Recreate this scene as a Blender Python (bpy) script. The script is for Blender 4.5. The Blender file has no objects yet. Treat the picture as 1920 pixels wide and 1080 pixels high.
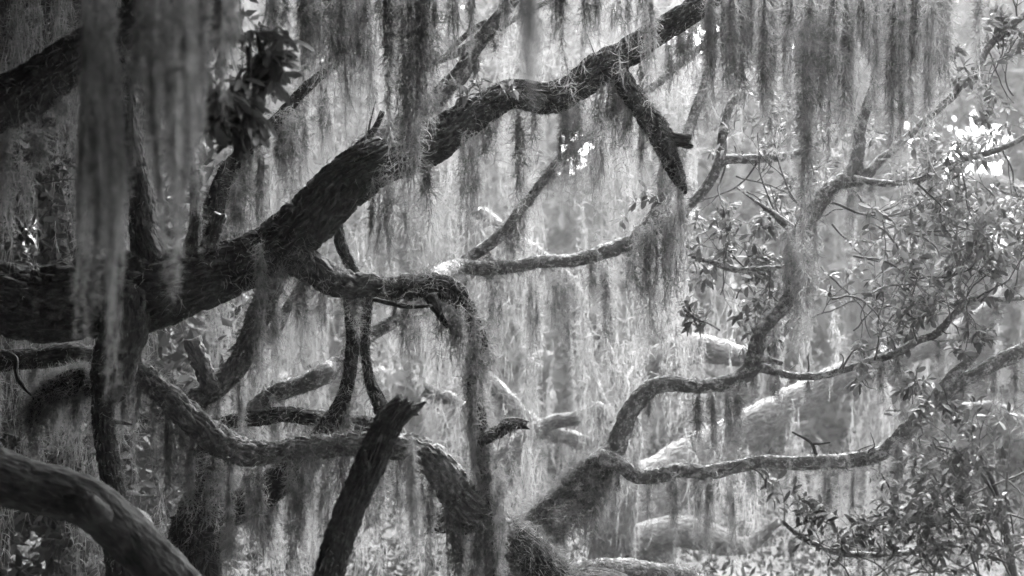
import bpy, math, random
import numpy as np
from mathutils import Vector

random.seed(7)
RNG = np.random.default_rng(11)
scene = bpy.context.scene

# ------------------------------------------------------------------ camera
CZ = 2.8
T = math.tan(math.radians(15.0))
cam_data = bpy.data.cameras.new("camera")
cam_data.sensor_width = 36.0
cam_data.lens = 18.0 / T
cam_data.clip_end = 500.0
cam_data.dof.use_dof = True
cam_data.dof.focus_distance = 9.7
cam_data.dof.aperture_fstop = 2.5
cam = bpy.data.objects.new("camera", cam_data)
cam.location = (0, 0, CZ)
cam.rotation_euler = (math.radians(90), 0, 0)
scene.collection.objects.link(cam)
scene.camera = cam

# ------------------------------------------------------------------ sky and sun (black-and-white film)
SUN_EL, SUN_AZ = 46.0, 22.0          # sun stands behind the trees, to the right
world = bpy.data.worlds.new("World")
scene.world = world
world.use_nodes = True
wn = world.node_tree
wn.nodes.clear()
sky = wn.nodes.new("ShaderNodeTexSky")
sky.sky_type = 'NISHITA'
sky.sun_disc = False
sky.sun_elevation = math.radians(SUN_EL)
sky.sun_rotation = math.radians(SUN_AZ)
sky.dust_density = 4.0
bw = wn.nodes.new("ShaderNodeRGBToBW")
bg = wn.nodes.new("ShaderNodeBackground")
bg.inputs[1].default_value = 0.15
wo = wn.nodes.new("ShaderNodeOutputWorld")
wn.links.new(sky.outputs[0], bw.inputs[0])
wn.links.new(bw.outputs[0], bg.inputs[0])
wn.links.new(bg.outputs[0], wo.inputs[0])

sun_data = bpy.data.lights.new("sun", 'SUN')
sun_data.energy = 1.0
sun_data.angle = math.radians(40)
sun = bpy.data.objects.new("sun", sun_data)
sd = Vector((math.sin(math.radians(SUN_AZ)) * math.cos(math.radians(SUN_EL)),
             math.cos(math.radians(SUN_AZ)) * math.cos(math.radians(SUN_EL)),
             math.sin(math.radians(SUN_EL))))
sun.rotation_euler = (-sd).to_track_quat('-Z', 'Y').to_euler()
sun.location = sd * 40
scene.collection.objects.link(sun)

vs = scene.view_settings
vs.view_transform = 'Standard'
vs.look = 'None'
vs.exposure = 4.05
vs.gamma = 1.0
vs.use_curve_mapping = False
cy = scene.cycles
cy.use_denoising = True
cy.max_bounces = 5
cy.diffuse_bounces = 3
cy.transmission_bounces = 4
cy.volume_bounces = 1
cy.sample_clamp_indirect = 3.0
cy.use_adaptive_sampling = True
cy.adaptive_threshold = 0.02

COL = scene.collection


def P(px, py, d):
    k = T * d / 960.0
    return np.array([(px - 960) * k, d, CZ - (py - 540) * k])


def W(w, d):
    return w * T * d / 960.0


# ------------------------------------------------------------------ materials
def new_mat(name):
    m = bpy.data.materials.new(name)
    m.use_nodes = True
    m.node_tree.nodes.clear()
    return m, m.node_tree


def bark_mat(name, lo, hi, sx, sy, bump=0.6, dist=0.012, lichen=0.0):
    m, nt = new_mat(name)
    N, L = nt.nodes.new, nt.links.new
    uv = N("ShaderNodeUVMap")
    mp = N("ShaderNodeMapping")
    mp.inputs['Scale'].default_value = (sx, sy, 1)
    L(uv.outputs[0], mp.inputs[0])
    nz = N("ShaderNodeTexNoise"); nz.inputs['Scale'].default_value = 2.0; nz.inputs['Detail'].default_value = 4
    L(mp.outputs[0], nz.inputs['Vector'])
    mx = N("ShaderNodeMixRGB"); mx.blend_type = 'ADD'; mx.inputs[0].default_value = 0.55
    L(mp.outputs[0], mx.inputs[1]); L(nz.outputs['Color'], mx.inputs[2])
    vo = N("ShaderNodeTexVoronoi"); vo.feature = 'DISTANCE_TO_EDGE'; vo.inputs['Scale'].default_value = 1.0
    L(mx.outputs[0], vo.inputs['Vector'])
    ramp = N("ShaderNodeMapRange"); ramp.inputs[2].default_value = 0.35
    L(vo.outputs['Distance'], ramp.inputs[0])
    geo = N("ShaderNodeTexCoord")
    fine = N("ShaderNodeTexNoise"); fine.inputs['Scale'].default_value = 60; fine.inputs['Detail'].default_value = 5
    L(geo.outputs['Object'], fine.inputs['Vector'])
    big = N("ShaderNodeTexNoise"); big.inputs['Scale'].default_value = 5; big.inputs['Detail'].default_value = 6
    big.inputs['Roughness'].default_value = 0.7
    L(geo.outputs['Object'], big.inputs['Vector'])
    cr = N("ShaderNodeValToRGB")
    cr.color_ramp.elements[0].position = 0.3; cr.color_ramp.elements[0].color = (lo, lo, lo, 1)
    cr.color_ramp.elements[1].position = 0.72; cr.color_ramp.elements[1].color = (hi, hi, hi, 1)
    L(big.outputs[0], cr.inputs[0])
    col = cr.outputs[0]
    if lichen > 0:
        ln = N("ShaderNodeTexNoise"); ln.inputs['Scale'].default_value = 22; ln.inputs['Detail'].default_value = 6
        ln.inputs['Roughness'].default_value = 0.75
        L(geo.outputs['Object'], ln.inputs['Vector'])
        lr = N("ShaderNodeMapRange"); lr.inputs[1].default_value = 0.5; lr.inputs[2].default_value = 0.62; lr.inputs[4].default_value = lichen
        L(ln.outputs[0], lr.inputs[0])
        mm = N("ShaderNodeMixRGB"); mm.inputs[2].default_value = (0.42, 0.42, 0.42, 1)
        L(lr.outputs[0], mm.inputs[0]); L(col, mm.inputs[1])
        col = mm.outputs[0]
    h = N("ShaderNodeMath"); h.operation = 'MULTIPLY_ADD'; h.inputs[1].default_value = 0.35
    L(fine.outputs[0], h.inputs[0]); L(ramp.outputs[0], h.inputs[2])
    bp = N("ShaderNodeBump"); bp.inputs['Strength'].default_value = bump; bp.inputs['Distance'].default_value = dist
    L(h.outputs[0], bp.inputs['Height'])
    bs = N("ShaderNodeBsdfPrincipled"); bs.inputs['Roughness'].default_value = 0.85
    bs.inputs['Specular IOR Level'].default_value = 0.25
    L(col, bs.inputs['Base Color']); L(bp.outputs[0], bs.inputs['Normal'])
    o = N("ShaderNodeOutputMaterial"); L(bs.outputs[0], o.inputs[0])
    return m


def bare_wood_mat(name):
    m, nt = new_mat(name)
    N, L = nt.nodes.new, nt.links.new
    uv = N("ShaderNodeUVMap")
    mp = N("ShaderNodeMapping"); mp.inputs['Scale'].default_value = (8, 6, 1)
    L(uv.outputs[0], mp.inputs[0])
    nz = N("ShaderNodeTexNoise"); nz.inputs['Scale'].default_value = 1.6; nz.inputs['Detail'].default_value = 7; nz.inputs['Distortion'].default_value = 0.6
    L(mp.outputs[0], nz.inputs['Vector'])
    tc = N("ShaderNodeTexCoord")
    big = N("ShaderNodeTexNoise"); big.inputs['Scale'].default_value = 9; big.inputs['Detail'].default_value = 5
    L(tc.outputs['Object'], big.inputs['Vector'])
    cr = N("ShaderNodeValToRGB")
    cr.color_ramp.elements[0].position = 0.35; cr.color_ramp.elements[0].color = (0.008, 0.008, 0.008, 1)
    cr.color_ramp.elements[1].position = 0.7; cr.color_ramp.elements[1].color = (0.075, 0.075, 0.075, 1)
    mx = N("ShaderNodeMath"); mx.operation = 'MULTIPLY_ADD'; mx.inputs[1].default_value = 0.5
    hf = N("ShaderNodeMath"); hf.operation = 'MULTIPLY'; hf.inputs[1].default_value = 0.5
    L(big.outputs[0], hf.inputs[0]); L(nz.outputs[0], mx.inputs[0]); L(hf.outputs[0], mx.inputs[2])
    L(mx.outputs[0], cr.inputs[0])
    bp = N("ShaderNodeBump"); bp.inputs['Strength'].default_value = 0.9; bp.inputs['Distance'].default_value = 0.02
    L(nz.outputs[0], bp.inputs['Height'])
    bs = N("ShaderNodeBsdfPrincipled"); bs.inputs['Roughness'].default_value = 0.9; bs.inputs['Specular IOR Level'].default_value = 0.15
    L(cr.outputs[0], bs.inputs['Base Color']); L(bp.outputs[0], bs.inputs['Normal'])
    o = N("ShaderNodeOutputMaterial"); L(bs.outputs[0], o.inputs[0])
    return m


def fibre_mat(name, lo, hi, trans, scale=14.0):
    m, nt = new_mat(name)
    N, L = nt.nodes.new, nt.links.new
    tc = N("ShaderNodeTexCoord")
    nz = N("ShaderNodeTexNoise"); nz.inputs['Scale'].default_value = scale; nz.inputs['Detail'].default_value = 3
    L(tc.outputs['Object'], nz.inputs['Vector'])
    cr = N("ShaderNodeValToRGB")
    cr.color_ramp.elements[0].position = 0.3; cr.color_ramp.elements[0].color = (lo, lo, lo, 1)
    cr.color_ramp.elements[1].position = 0.7; cr.color_ramp.elements[1].color = (hi, hi, hi, 1)
    L(nz.outputs[0], cr.inputs[0])
    df = N("ShaderNodeBsdfDiffuse"); tr = N("ShaderNodeBsdfTranslucent")
    L(cr.outputs[0], df.inputs[0]); L(cr.outputs[0], tr.inputs[0])
    mx = N("ShaderNodeMixShader"); mx.inputs[0].default_value = trans
    L(df.outputs[0], mx.inputs[1]); L(tr.outputs[0], mx.inputs[2])
    o = N("ShaderNodeOutputMaterial"); L(mx.outputs[0], o.inputs[0])
    return m


def leaf_mat(name, lo, hi, trans=0.3, rough=0.35):
    m, nt = new_mat(name)
    N, L = nt.nodes.new, nt.links.new
    oi = N("ShaderNodeObjectInfo")
    geo = N("ShaderNodeNewGeometry")
    ad = N("ShaderNodeMath"); ad.operation = 'ADD'
    L(oi.outputs['Random'], ad.inputs[0]); L(geo.outputs['Random Per Island'], ad.inputs[1])
    fr = N("ShaderNodeMath"); fr.operation = 'FRACT'; L(ad.outputs[0], fr.inputs[0])
    cr = N("ShaderNodeValToRGB")
    cr.color_ramp.elements[0].color = (lo, lo, lo, 1)
    cr.color_ramp.elements[1].color = (hi, hi, hi, 1)
    L(fr.outputs[0], cr.inputs[0])
    bs = N("ShaderNodeBsdfPrincipled"); bs.inputs['Roughness'].default_value = rough; bs.inputs['Specular IOR Level'].default_value = 0.12
    L(cr.outputs[0], bs.inputs['Base Color'])
    tr = N("ShaderNodeBsdfTranslucent"); L(cr.outputs[0], tr.inputs[0])
    mx = N("ShaderNodeMixShader"); mx.inputs[0].default_value = trans
    L(bs.outputs[0], mx.inputs[1]); L(tr.outputs[0], mx.inputs[2])
    o = N("ShaderNodeOutputMaterial"); L(mx.outputs[0], o.inputs[0])
    return m


def ground_mat():
    m, nt = new_mat("leaf_litter")
    N, L = nt.nodes.new, nt.links.new
    tc = N("ShaderNodeTexCoord")
    nz = N("ShaderNodeTexNoise"); nz.inputs['Scale'].default_value = 9; nz.inputs['Detail'].default_value = 8
    L(tc.outputs['Object'], nz.inputs['Vector'])
    cr = N("ShaderNodeValToRGB")
    cr.color_ramp.elements[0].position = 0.3; cr.color_ramp.elements[0].color = (0.03, 0.03, 0.03, 1)
    cr.color_ramp.elements[1].position = 0.75; cr.color_ramp.elements[1].color = (0.11, 0.11, 0.11, 1)
    L(nz.outputs[0], cr.inputs[0])
    bp = N("ShaderNodeBump"); bp.inputs['Distance'].default_value = 0.05
    L(nz.outputs[0], bp.inputs['Height'])
    bs = N("ShaderNodeBsdfPrincipled"); bs.inputs['Roughness'].default_value = 0.9
    L(cr.outputs[0], bs.inputs['Base Color']); L(bp.outputs[0], bs.inputs['Normal'])
    o = N("ShaderNodeOutputMaterial"); L(bs.outputs[0], o.inputs[0])
    return m


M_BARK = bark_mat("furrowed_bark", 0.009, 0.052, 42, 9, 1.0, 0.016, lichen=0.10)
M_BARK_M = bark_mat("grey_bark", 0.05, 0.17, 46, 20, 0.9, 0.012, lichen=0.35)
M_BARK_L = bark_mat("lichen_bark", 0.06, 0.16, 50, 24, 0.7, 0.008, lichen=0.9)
M_BARK_F = bark_mat("haze_pale_bark", 0.12, 0.25, 26, 11, 0.8, 0.02, lichen=0.4)  # bark paled in its colour to stand in for distance haze
M_BARE = bare_wood_mat("weathered_wood")
M_MOSS = fibre_mat("spanish_moss", 0.12, 0.30, 0.38)
M_MOSSC = fibre_mat("clinging_and_shade_moss", 0.10, 0.28, 0.2)
M_MOSSF = fibre_mat("haze_pale_moss", 0.22, 0.33, 0.4, 3.0)  # moss colour raised to imitate a lit, hazy background
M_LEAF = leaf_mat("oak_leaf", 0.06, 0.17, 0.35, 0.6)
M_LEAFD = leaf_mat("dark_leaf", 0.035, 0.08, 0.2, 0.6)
M_LEAFF = leaf_mat("haze_pale_leaf", 0.17, 0.32, 0.4, 0.9)  # leaf colour lifted above foliage tone to imitate misty background glow
M_TWIG = bark_mat("twig_bark", 0.04, 0.10, 80, 60, 0.3, 0.003)
M_WOOD = fibre_mat("torn_wood", 0.12, 0.3, 0.0, 60)
M_GROUND = ground_mat()


# ------------------------------------------------------------------ mesh helpers
def mesh_np(name, verts, faces, mat, uv=None, smooth=False, cap=None):
    """faces: list of (M,3) / (M,4) arrays"""
    me = bpy.data.meshes.new(name)
    verts = np.asarray(verts, dtype=np.float32)
    me.vertices.add(len(verts))
    me.vertices.foreach_set("co", verts.ravel())
    loops = np.concatenate([f.ravel() for f in faces]).astype(np.int32)
    sizes = np.concatenate([np.full(len(f), f.shape[1], dtype=np.int32) for f in faces])
    starts = np.concatenate([[0], np.cumsum(sizes)[:-1]]).astype(np.int32)
    me.loops.add(len(loops))
    me.loops.foreach_set("vertex_index", loops)
    me.polygons.add(len(sizes))
    me.polygons.foreach_set("loop_start", starts)
    me.polygons.foreach_set("loop_total", sizes)
    if smooth:
        me.polygons.foreach_set("use_smooth", np.ones(len(sizes), dtype=bool))
    if uv is not None:
        ul = me.uv_layers.new(name="UVMap")
        ul.data.foreach_set("uv", np.asarray(uv, dtype=np.float32).ravel())
    me.update(calc_edges=True)
    me.materials.append(mat)
    if cap:
        me.materials.append(M_WOOD)
        mi = np.zeros(len(sizes), dtype=np.int32)
        n0 = len(faces[0])
        mi[n0:n0 + len(faces[1])] = 1
        me.polygons.foreach_set('material_index', mi)
    return me


def link(name, data, parent=None, kind=None, label=None, cat=None, group=None):
    o = bpy.data.objects.new(name, data)
    COL.objects.link(o)
    if parent is not None:
        o.parent = parent
    if kind: o["kind"] = kind
    if label: o["label"] = label
    if cat: o["category"] = cat
    if group: o["group"] = group
    return o


def norm(a):
    return a / np.maximum(np.linalg.norm(a, axis=-1, keepdims=True), 1e-9)


def catmull(pts, step_fn):
    """pts (n,k) first three are xyz; returns resampled (m,k)"""
    pts = np.asarray(pts, float)
    p = np.vstack([2 * pts[0] - pts[1], pts, 2 * pts[-1] - pts[-2]])
    out = []
    for i in range(1, len(p) - 2):
        a, b, c, d = p[i - 1], p[i], p[i + 1], p[i + 2]
        seg = np.linalg.norm(c[:3] - b[:3])
        n = max(2, int(math.ceil(seg / step_fn(b, c))))
        t = (np.arange(n) / n)[:, None]
        out.append(0.5 * ((2 * b) + (-a + c) * t + (2 * a - 5 * b + 4 * c - d) * t ** 2 + (-a + 3 * b - 3 * c + d) * t ** 3))
    out.append(p[-2][None, :])
    return np.vstack(out)


def frames(c):
    tan = norm(np.gradient(c, axis=0))
    n = len(c)
    nv = np.zeros((n, 3)); bv = np.zeros((n, 3))
    ref = np.array([0.0, 1.0, 0.0])
    # seam on the far side: normal points as much +Y (away from camera) as possible
    v = ref - tan[0] * np.dot(ref, tan[0])
    if np.linalg.norm(v) < 0.1:
        v = np.array([0.0, 0.0, 1.0]) - tan[0] * tan[0][2]
    v /= np.linalg.norm(v)
    for i in range(n):
        v = v - tan[i] * np.dot(v, tan[i]); v /= np.linalg.norm(v)
        nv[i] = v; bv[i] = np.cross(tan[i], v)
    return tan, nv, bv


def smooth_noise(x, seed):
    r = np.random.default_rng(seed)
    f = r.uniform(0.6, 1.6, 6) * np.array([1, 1.7, 2.9, 4.7, 7.3, 11.0])
    ph = r.uniform(0, 6.28, 6)
    a = np.array([1, 0.7, 0.5, 0.35, 0.22, 0.15])
    return sum(a[i] * np.sin(x * f[i] + ph[i]) for i in range(6)) / 2.0


def cell_relief(u, v, nu, cell_v, seed):
    """Voronoi F2-F1 plates on a wrapped sheet; u in [0,1) wraps with nu cells, v in cells"""
    r = np.random.default_rng(seed)
    vv = v / cell_v
    uu = u * nu
    nvt = int(vv.max()) + 4
    jx = r.uniform(0.05, 0.95, (nu, nvt)); jy = r.uniform(0.0, 1.0, (nu, nvt)); hh = r.uniform(0.6, 1.2, (nu, nvt))
    iu = np.floor(uu).astype(int); iv = np.floor(vv).astype(int)
    f1 = np.full(u.shape, 9.0); f2 = np.full(u.shape, 9.0); hb = np.ones(u.shape)
    for du in (-1, 0, 1):
        for dv in (-1, 0, 1):
            cu = (iu + du) % nu; cv = np.clip(iv + dv, 0, nvt - 1)
            dx = (iu + du + jx[cu, cv]) - uu
            dy = (iv + dv + jy[cu, cv]) - vv
            d = np.sqrt(dx * dx + dy * dy)
            new1 = d < f1
            f2 = np.where(new1, f1, np.minimum(f2, d))
            hb = np.where(new1, hh[cu, cv], hb)
            f1 = np.where(new1, d, f1)
    return np.clip((f2 - f1) / 0.4, 0, 1) * hb


LIMB_SEED = [100]


def tube(pts3, radii, segs, res=0.25, lump=0.08, bark=0.0, cell=(0.022, 0.055), end='broken', jag=0.8, minstep=0.012, kink=0.22):
    """returns verts, faces, uv (per loop), centreline, radii"""
    LIMB_SEED[0] += 1
    seed = LIMB_SEED[0]
    r_ = np.random.default_rng(seed)
    raw = np.hstack([np.asarray(pts3), np.asarray(radii)[:, None]])
    cl = catmull(raw, lambda b, c: max(minstep, 0.5 * (b[3] + c[3]) * res))
    c, rad = cl[:, :3], np.maximum(cl[:, 3], 0.0008)
    s = np.concatenate([[0], np.cumsum(np.linalg.norm(np.diff(c, axis=0), axis=1))])
    rm = rad.mean()
    for ax in (0, 2):
        c[:, ax] += smooth_noise(s / max(rm * 7, 0.05), seed * 7 + ax) * rad * kink
    tan, nv, bv = frames(c)
    n = len(c)
    th = np.arange(segs) / segs * 2 * math.pi
    U = np.tile(np.arange(segs) / segs, (n, 1)); S = np.tile(s[:, None], (1, segs))
    R = np.tile(rad[:, None], (1, segs))
    l1 = np.zeros_like(R)
    for k in range(1, 5):
        a, b = r_.uniform(0, 6.28, 2)
        l1 += np.sin(k * th[None, :] + a + smooth_noise(S / (rm * 5), seed + 13 * k) * 1.4) / k * (0.5 + 0.5 * smooth_noise(S / (rm * 7), seed + 17 * k + 3))
    R = R * (1 + lump * l1 + lump * 0.8 * smooth_noise(S / (rm * 3.5), seed + 5))
    if bark > 0:
        nu = max(5, int(2 * math.pi * rm / cell[0]))
        warp = smooth_noise(U * 6.28 * 1.0 + S * 5, seed + 31) * 0.02
        wu = (smooth_noise(S * 7, seed + 51) + 0.5 * smooth_noise(S * 23, seed + 53)) * 0.55 / nu
        rel = cell_relief((U + wu) % 1.0, np.clip(S + warp * 0.6 + 0.05, 0, None), nu, cell[1], seed + 41)
        fine = r_.normal(0, 0.07, R.shape)
        R = R + bark * (rel - 0.5 + fine) * np.minimum(1.0, R / (rm + 1e-6))
    V = c[:, None, :] + R[:, :, None] * (np.cos(th)[None, :, None] * nv[:, None, :] + np.sin(th)[None, :, None] * bv[:, None, :])
    if end == 'broken' and n > 6:
        j = np.abs(r_.normal(0, jag, segs)) * rad[-1]
        j = 0.5 * j + 0.5 * np.roll(j, 1)
        V[-1] += j[:, None] * tan[-1][None, :]
    verts = V.reshape(-1, 3)
    i = np.arange(n - 1)[:, None] * segs
    k = np.arange(segs)[None, :]
    k2 = (k + 1) % segs
    quads = np.stack([i + k, i + k2, i + segs + k2, i + segs + k], -1).reshape(-1, 4)
    circ = 2 * math.pi * rm
    u0 = np.broadcast_to(k / segs * circ, (n - 1, segs)); u1 = np.broadcast_to((k + 1) / segs * circ, (n - 1, segs))
    v0 = np.broadcast_to(s[:-1, None], (n - 1, segs)); v1 = np.broadcast_to(s[1:, None], (n - 1, segs))
    uvq = np.stack([np.stack([u0, v0], -1), np.stack([u1, v0], -1), np.stack([u1, v1], -1), np.stack([u0, v1], -1)], 2).reshape(-1, 2)
    tip = c[-1] + tan[-1] * (rad[-1] * (0.25 if end == 'broken' else 1.0)); base = c[0] - tan[0] * rad[0] * 0.3
    nb = len(verts)
    verts = np.vstack([verts, tip, base])
    last = (n - 1) * segs
    kk = np.arange(segs)
    t1 = np.stack([last + kk, last + (kk + 1) % segs, np.full(segs, nb)], -1)
    t0 = np.stack([(kk + 1) % segs, kk, np.full(segs, nb + 1)], -1)
    uvt = np.tile(np.array([[0, 0], [0.01, 0], [0, 0.01]]), (segs * 2, 1))
    return verts, [quads, t1, t0], np.vstack([uvq, uvt]), c, rad


def filaments(roots, dirs, lens, width, curl=0.8, grav=0.25, K=4, rng=RNG):
    """curly ribbons; all arrays per filament. returns verts, tris"""
    n = len(roots)
    d = norm(dirs)
    cv = norm(rng.normal(size=(n, 3)))
    cv = norm(cv - d * np.sum(cv * d, 1, keepdims=True)) * (np.asarray(curl, float).reshape(-1, 1) * rng.uniform(0.3, 1.3, (n, 1)))
    wv = norm(np.cross(d, norm(rng.normal(size=(n, 3)))))
    p = roots.copy()
    seg = (lens / K)[:, None]
    g = np.array([0, 0, -grav])
    rows = []
    w = np.broadcast_to(np.asarray(width, float).reshape(-1, 1) if np.ndim(width) else np.full((n, 1), width), (n, 1))
    for k in range(K):
        tw = w * (1.0 - 0.18 * k) * 0.5
        rows.append(p - wv * tw); rows.append(p + wv * tw)
        p = p + d * seg
        ax = np.cross(d, cv)
        d2 = norm(d + cv * 0.7 + g)
        cv = norm(cv - d2 * np.sum(cv * d2, 1, keepdims=True)) * np.linalg.norm(cv, axis=1, keepdims=True)
        wv = norm(wv - d2 * np.sum(wv * d2, 1, keepdims=True))
        d = d2
    rows.append(p)
    m = 2 * K + 1
    V = np.stack(rows, 1).reshape(-1, 3)
    b = (np.arange(n) * m)[:, None]
    tl = []
    for k in range(K - 1):
        tl.append([2 * k, 2 * k + 1, 2 * k + 3]); tl.append([2 * k, 2 * k + 3, 2 * k + 2])
    tl.append([2 * K - 2, 2 * K - 1, 2 * K])
    F = (b[:, None, :] + np.array(tl)[None, :, :]).reshape(-1, 3)
    return V, F


def festoon_fil(rng, L, Wd, nper, coarse=1.0, core_share=0.27):
    """roots/dirs/lens for one hanging festoon, top at origin"""
    nst = max(3, int(4 + Wd * 95 / coarse))
    R, D, Ls, Wdt, Cu = [], [], [], [], []
    sway = lambda z: np.stack([0.02 * L * np.sin(z / L * 3 + ph[0]) * (z / L), 0.02 * L * np.sin(z / L * 2.5 + ph[1]) * (z / L)], -1)
    ph = rng.uniform(0, 6.28, 2)
    clumps = rng.uniform(-0.5, 0.5, (max(2, nst // 5), 2))
    for s in range(nst):
        cl = clumps[rng.integers(len(clumps))]
        off = (cl + rng.normal(0, 0.13, 2)) * np.array([Wd, Wd * 0.75])
        edge = min(1.0, np.hypot(*off) / (0.5 * Wd + 1e-6))
        ls = L * (1.0 - 0.5 * edge * rng.uniform(0.2, 1)) * rng.uniform(0.5, 1.0)
        if s == 0: ls, off = L, off * 0.2
        z0 = rng.uniform(0, 0.12) * L if rng.random() < 0.8 else rng.uniform(0.1, 0.4) * L
        nn = max(4, int(ls * nper / coarse))
        z = np.sort(rng.uniform(z0, max(ls, z0 + 0.05), nn))
        tuft = smooth_noise(z * 13, rng.integers(1 << 30)) + 0.6 * smooth_noise(z * 31, rng.integers(1 << 30))
        z = z[rng.random(nn) < np.clip(0.72 + 0.6 * tuft, 0.12, 1.0)]
        nn = len(z)
        conv = 0.6 + 0.55 * np.sin(np.clip(z / L, 0, 1) * math.pi * 0.85)
        wob = np.stack([smooth_noise(z * 6, rng.integers(1 << 30)), smooth_noise(z * 6, rng.integers(1 << 30))], -1) * 0.010
        xy = off[None, :] * conv[:, None] + wob + sway(z)
        roots = np.column_stack([xy, -z])
        core = rng.random(nn) < core_share
        az = rng.uniform(0, 6.28, nn)
        out = np.column_stack([np.cos(az), np.sin(az), rng.uniform(-1.1, 0.25, nn)])
        dn = np.column_stack([rng.normal(0, 0.14, nn), rng.normal(0, 0.14, nn), -np.ones(nn)])
        d = np.where(core[:, None], dn, out)
        ln = np.where(core, rng.uniform(0.07, 0.17, nn), rng.uniform(0.03, 0.09, nn)) * coarse ** 0.6
        # tatter the tail
        R.append(roots); D.append(d); Ls.append(ln); Wdt.append(np.where(core, 0.0036, 0.0038) * coarse); Cu.append(np.where(core, 0.5, 1.05))
    return np.vstack(R), np.vstack(D), np.concatenate(Ls), np.concatenate(Wdt), np.concatenate(Cu)


# ------------------------------------------------------------------ festoon prototypes
PROTO = []
for L_ in (0.35, 0.7, 1.25, 2.0):
    for W_ in (0.035, 0.08, 0.16):
        for v_ in range(2):
            rg = np.random.default_rng(int(L_ * 1000 + W_ * 10000 + v_))
            r0, d0, l0, w0, c0 = festoon_fil(rg, L_, W_, 185)
            V, F = filaments(r0, d0, l0, w0, curl=c0, grav=0.10, rng=rg)
            PROTO.append((L_, W_, mesh_np("moss_festoon", V, [F], M_MOSS)))

FEST = []   # (host, x, ytop, ybot, w, d)


def festoon(host, x, y0, y1, w, d):
    FEST.append((host, x, y0, y1, w, d))


# ------------------------------------------------------------------ trees
class Tree:
    def __init__(self, name, base, label, cat, group=None):
        self.base = np.asarray(base, float)
        self.e = link(name, None, label=label, cat=cat, group=group)
        self.e.location = base

    def limb(self, name, pts, d, mat=M_BARK, segs=24, coat=0, coat_len=0.05, coat_top=0.0, patch=-0.35, label=None, host=None, hang=None, xyz=None, dead=0, **kw):
        """pts: (px,py,wpx[,depth])"""
        if xyz is None:
            q = [(p[0], p[1], p[2], p[3] if len(p) > 3 else d) for p in pts]
            p3 = np.array([P(a, b, e) for a, b, c, e in q]); rr = np.array([W(c, e) * 0.5 for a, b, c, e in q])
        else:
            p3 = np.array([p[:3] for p in xyz], float); rr = np.array([p[3] for p in xyz], float)
        V, F, uv, c, rad = tube(p3, rr, segs, **kw)
        me = mesh_np(name, V - self.base, F, mat, uv, smooth=True, cap=(name == 'broken_stub'))
        o = link(name, me, self.e, label=label)
        if coat:
            self.coat(o, c, rad, coat, coat_len, coat_top, patch=patch)
        if dead:
            self.dead_twigs(c, rad, dead)
        if host and hang:
            n, (l0, l1), (w0, w1) = hang[:3]
            ta, tb = hang[3] if len(hang) > 3 else (0.0, 1.0)
            rs = np.random.default_rng(LIMB_SEED[0] * 3 + 1)
            for t in ta + (tb - ta) * (np.arange(n) + rs.uniform(0.1, 0.9, n)) / n:
                i = min(len(c) - 1, int(t * (len(c) - 1)))
                x, y, z = c[i]
                k = T * y / 960
                px = 960 + x / k; py = 540 - (z - CZ) / k
                ln = rs.uniform(l0, l1) if rs.random() < 0.6 else rs.uniform(l0, 0.5 * (l0 + l1))
                festoon(host, px, py + rad[i] / k * 0.3, py + rad[i] / k + ln, rs.uniform(w0, w1), y + rs.uniform(-0.6, 0.6) * rad[i])
        return o, c, rad

    def dead_twigs(self, c, rad, n):
        rs = np.random.default_rng(LIMB_SEED[0] * 11 + 4)
        tan, nv, bv = frames(c)
        for i in rs.integers(len(c) // 12, len(c) - 2, n):
            a = rs.uniform(0, 6.28)
            d = norm(np.cos(a) * nv[i] + np.sin(a) * bv[i] + tan[i] * rs.uniform(-0.2, 0.9) + np.array([0, -0.2, 0.2]))
            L_ = rs.uniform(0.05, 0.28); r0 = min(rad[i] * 0.35, 0.007) * rs.uniform(0.5, 1.0)
            pts = [c[i] + d * rad[i] * 0.4]
            for k in range(4):
                d = norm(d + rs.normal(0, 0.28, 3)); pts.append(pts[-1] + d * L_ / 4)
            V, F, uv, cc, rr = tube(np.array(pts), np.linspace(r0, r0 * 0.35, 5), 6, res=2.0, lump=0.1, end='tip', minstep=0.02)
            link("dead_twig", mesh_np("dead_twig", V - self.base, F, M_TWIG, uv, smooth=True), self.e)

    def coat(self, parent, c, rad, n, ln, top=0.0, wd=0.0034, patch=-0.35):
        rs = np.random.default_rng(LIMB_SEED[0] * 5 + 2)
        n = int(n * 0.5)
        i = rs.integers(0, len(c) - 1, n)
        # patchy: keep where a slow noise is high
        s = np.concatenate([[0], np.cumsum(np.linalg.norm(np.diff(c, axis=0), axis=1))])
        keep = smooth_noise(s[i] * 5.0, LIMB_SEED[0]) + rs.normal(0, 0.3, n) > patch
        i = i[keep]; m = len(i)
        tan, nv, bv = frames(c)
        a = rs.uniform(0, 6.28, m)
        dr = np.cos(a)[:, None] * nv[i] + np.sin(a)[:, None] * bv[i]
        root = c[i] + dr * rad[i][:, None] * rs.uniform(0.85, 1.05, (m, 1)) + tan[i] * rs.uniform(-0.01, 0.01, (m, 1))
        d = dr * 0.8 + rs.normal(0, 0.6, (m, 3)) + np.array([0, 0, top - 0.25])
        L_ = rs.uniform(0.4, 1.2, m) * ln * 1.25
        # some dangle longer from the underside
        under = dr[:, 2] < -0.3
        L_ = np.where(under & (rs.random(m) < 0.25), L_ * 2.2, L_)
        V, F = filaments(root, d, L_, wd, curl=0.8, grav=0.22, rng=rs)
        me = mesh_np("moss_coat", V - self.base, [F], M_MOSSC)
        link("moss_coat", me, parent, kind="stuff")


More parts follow.
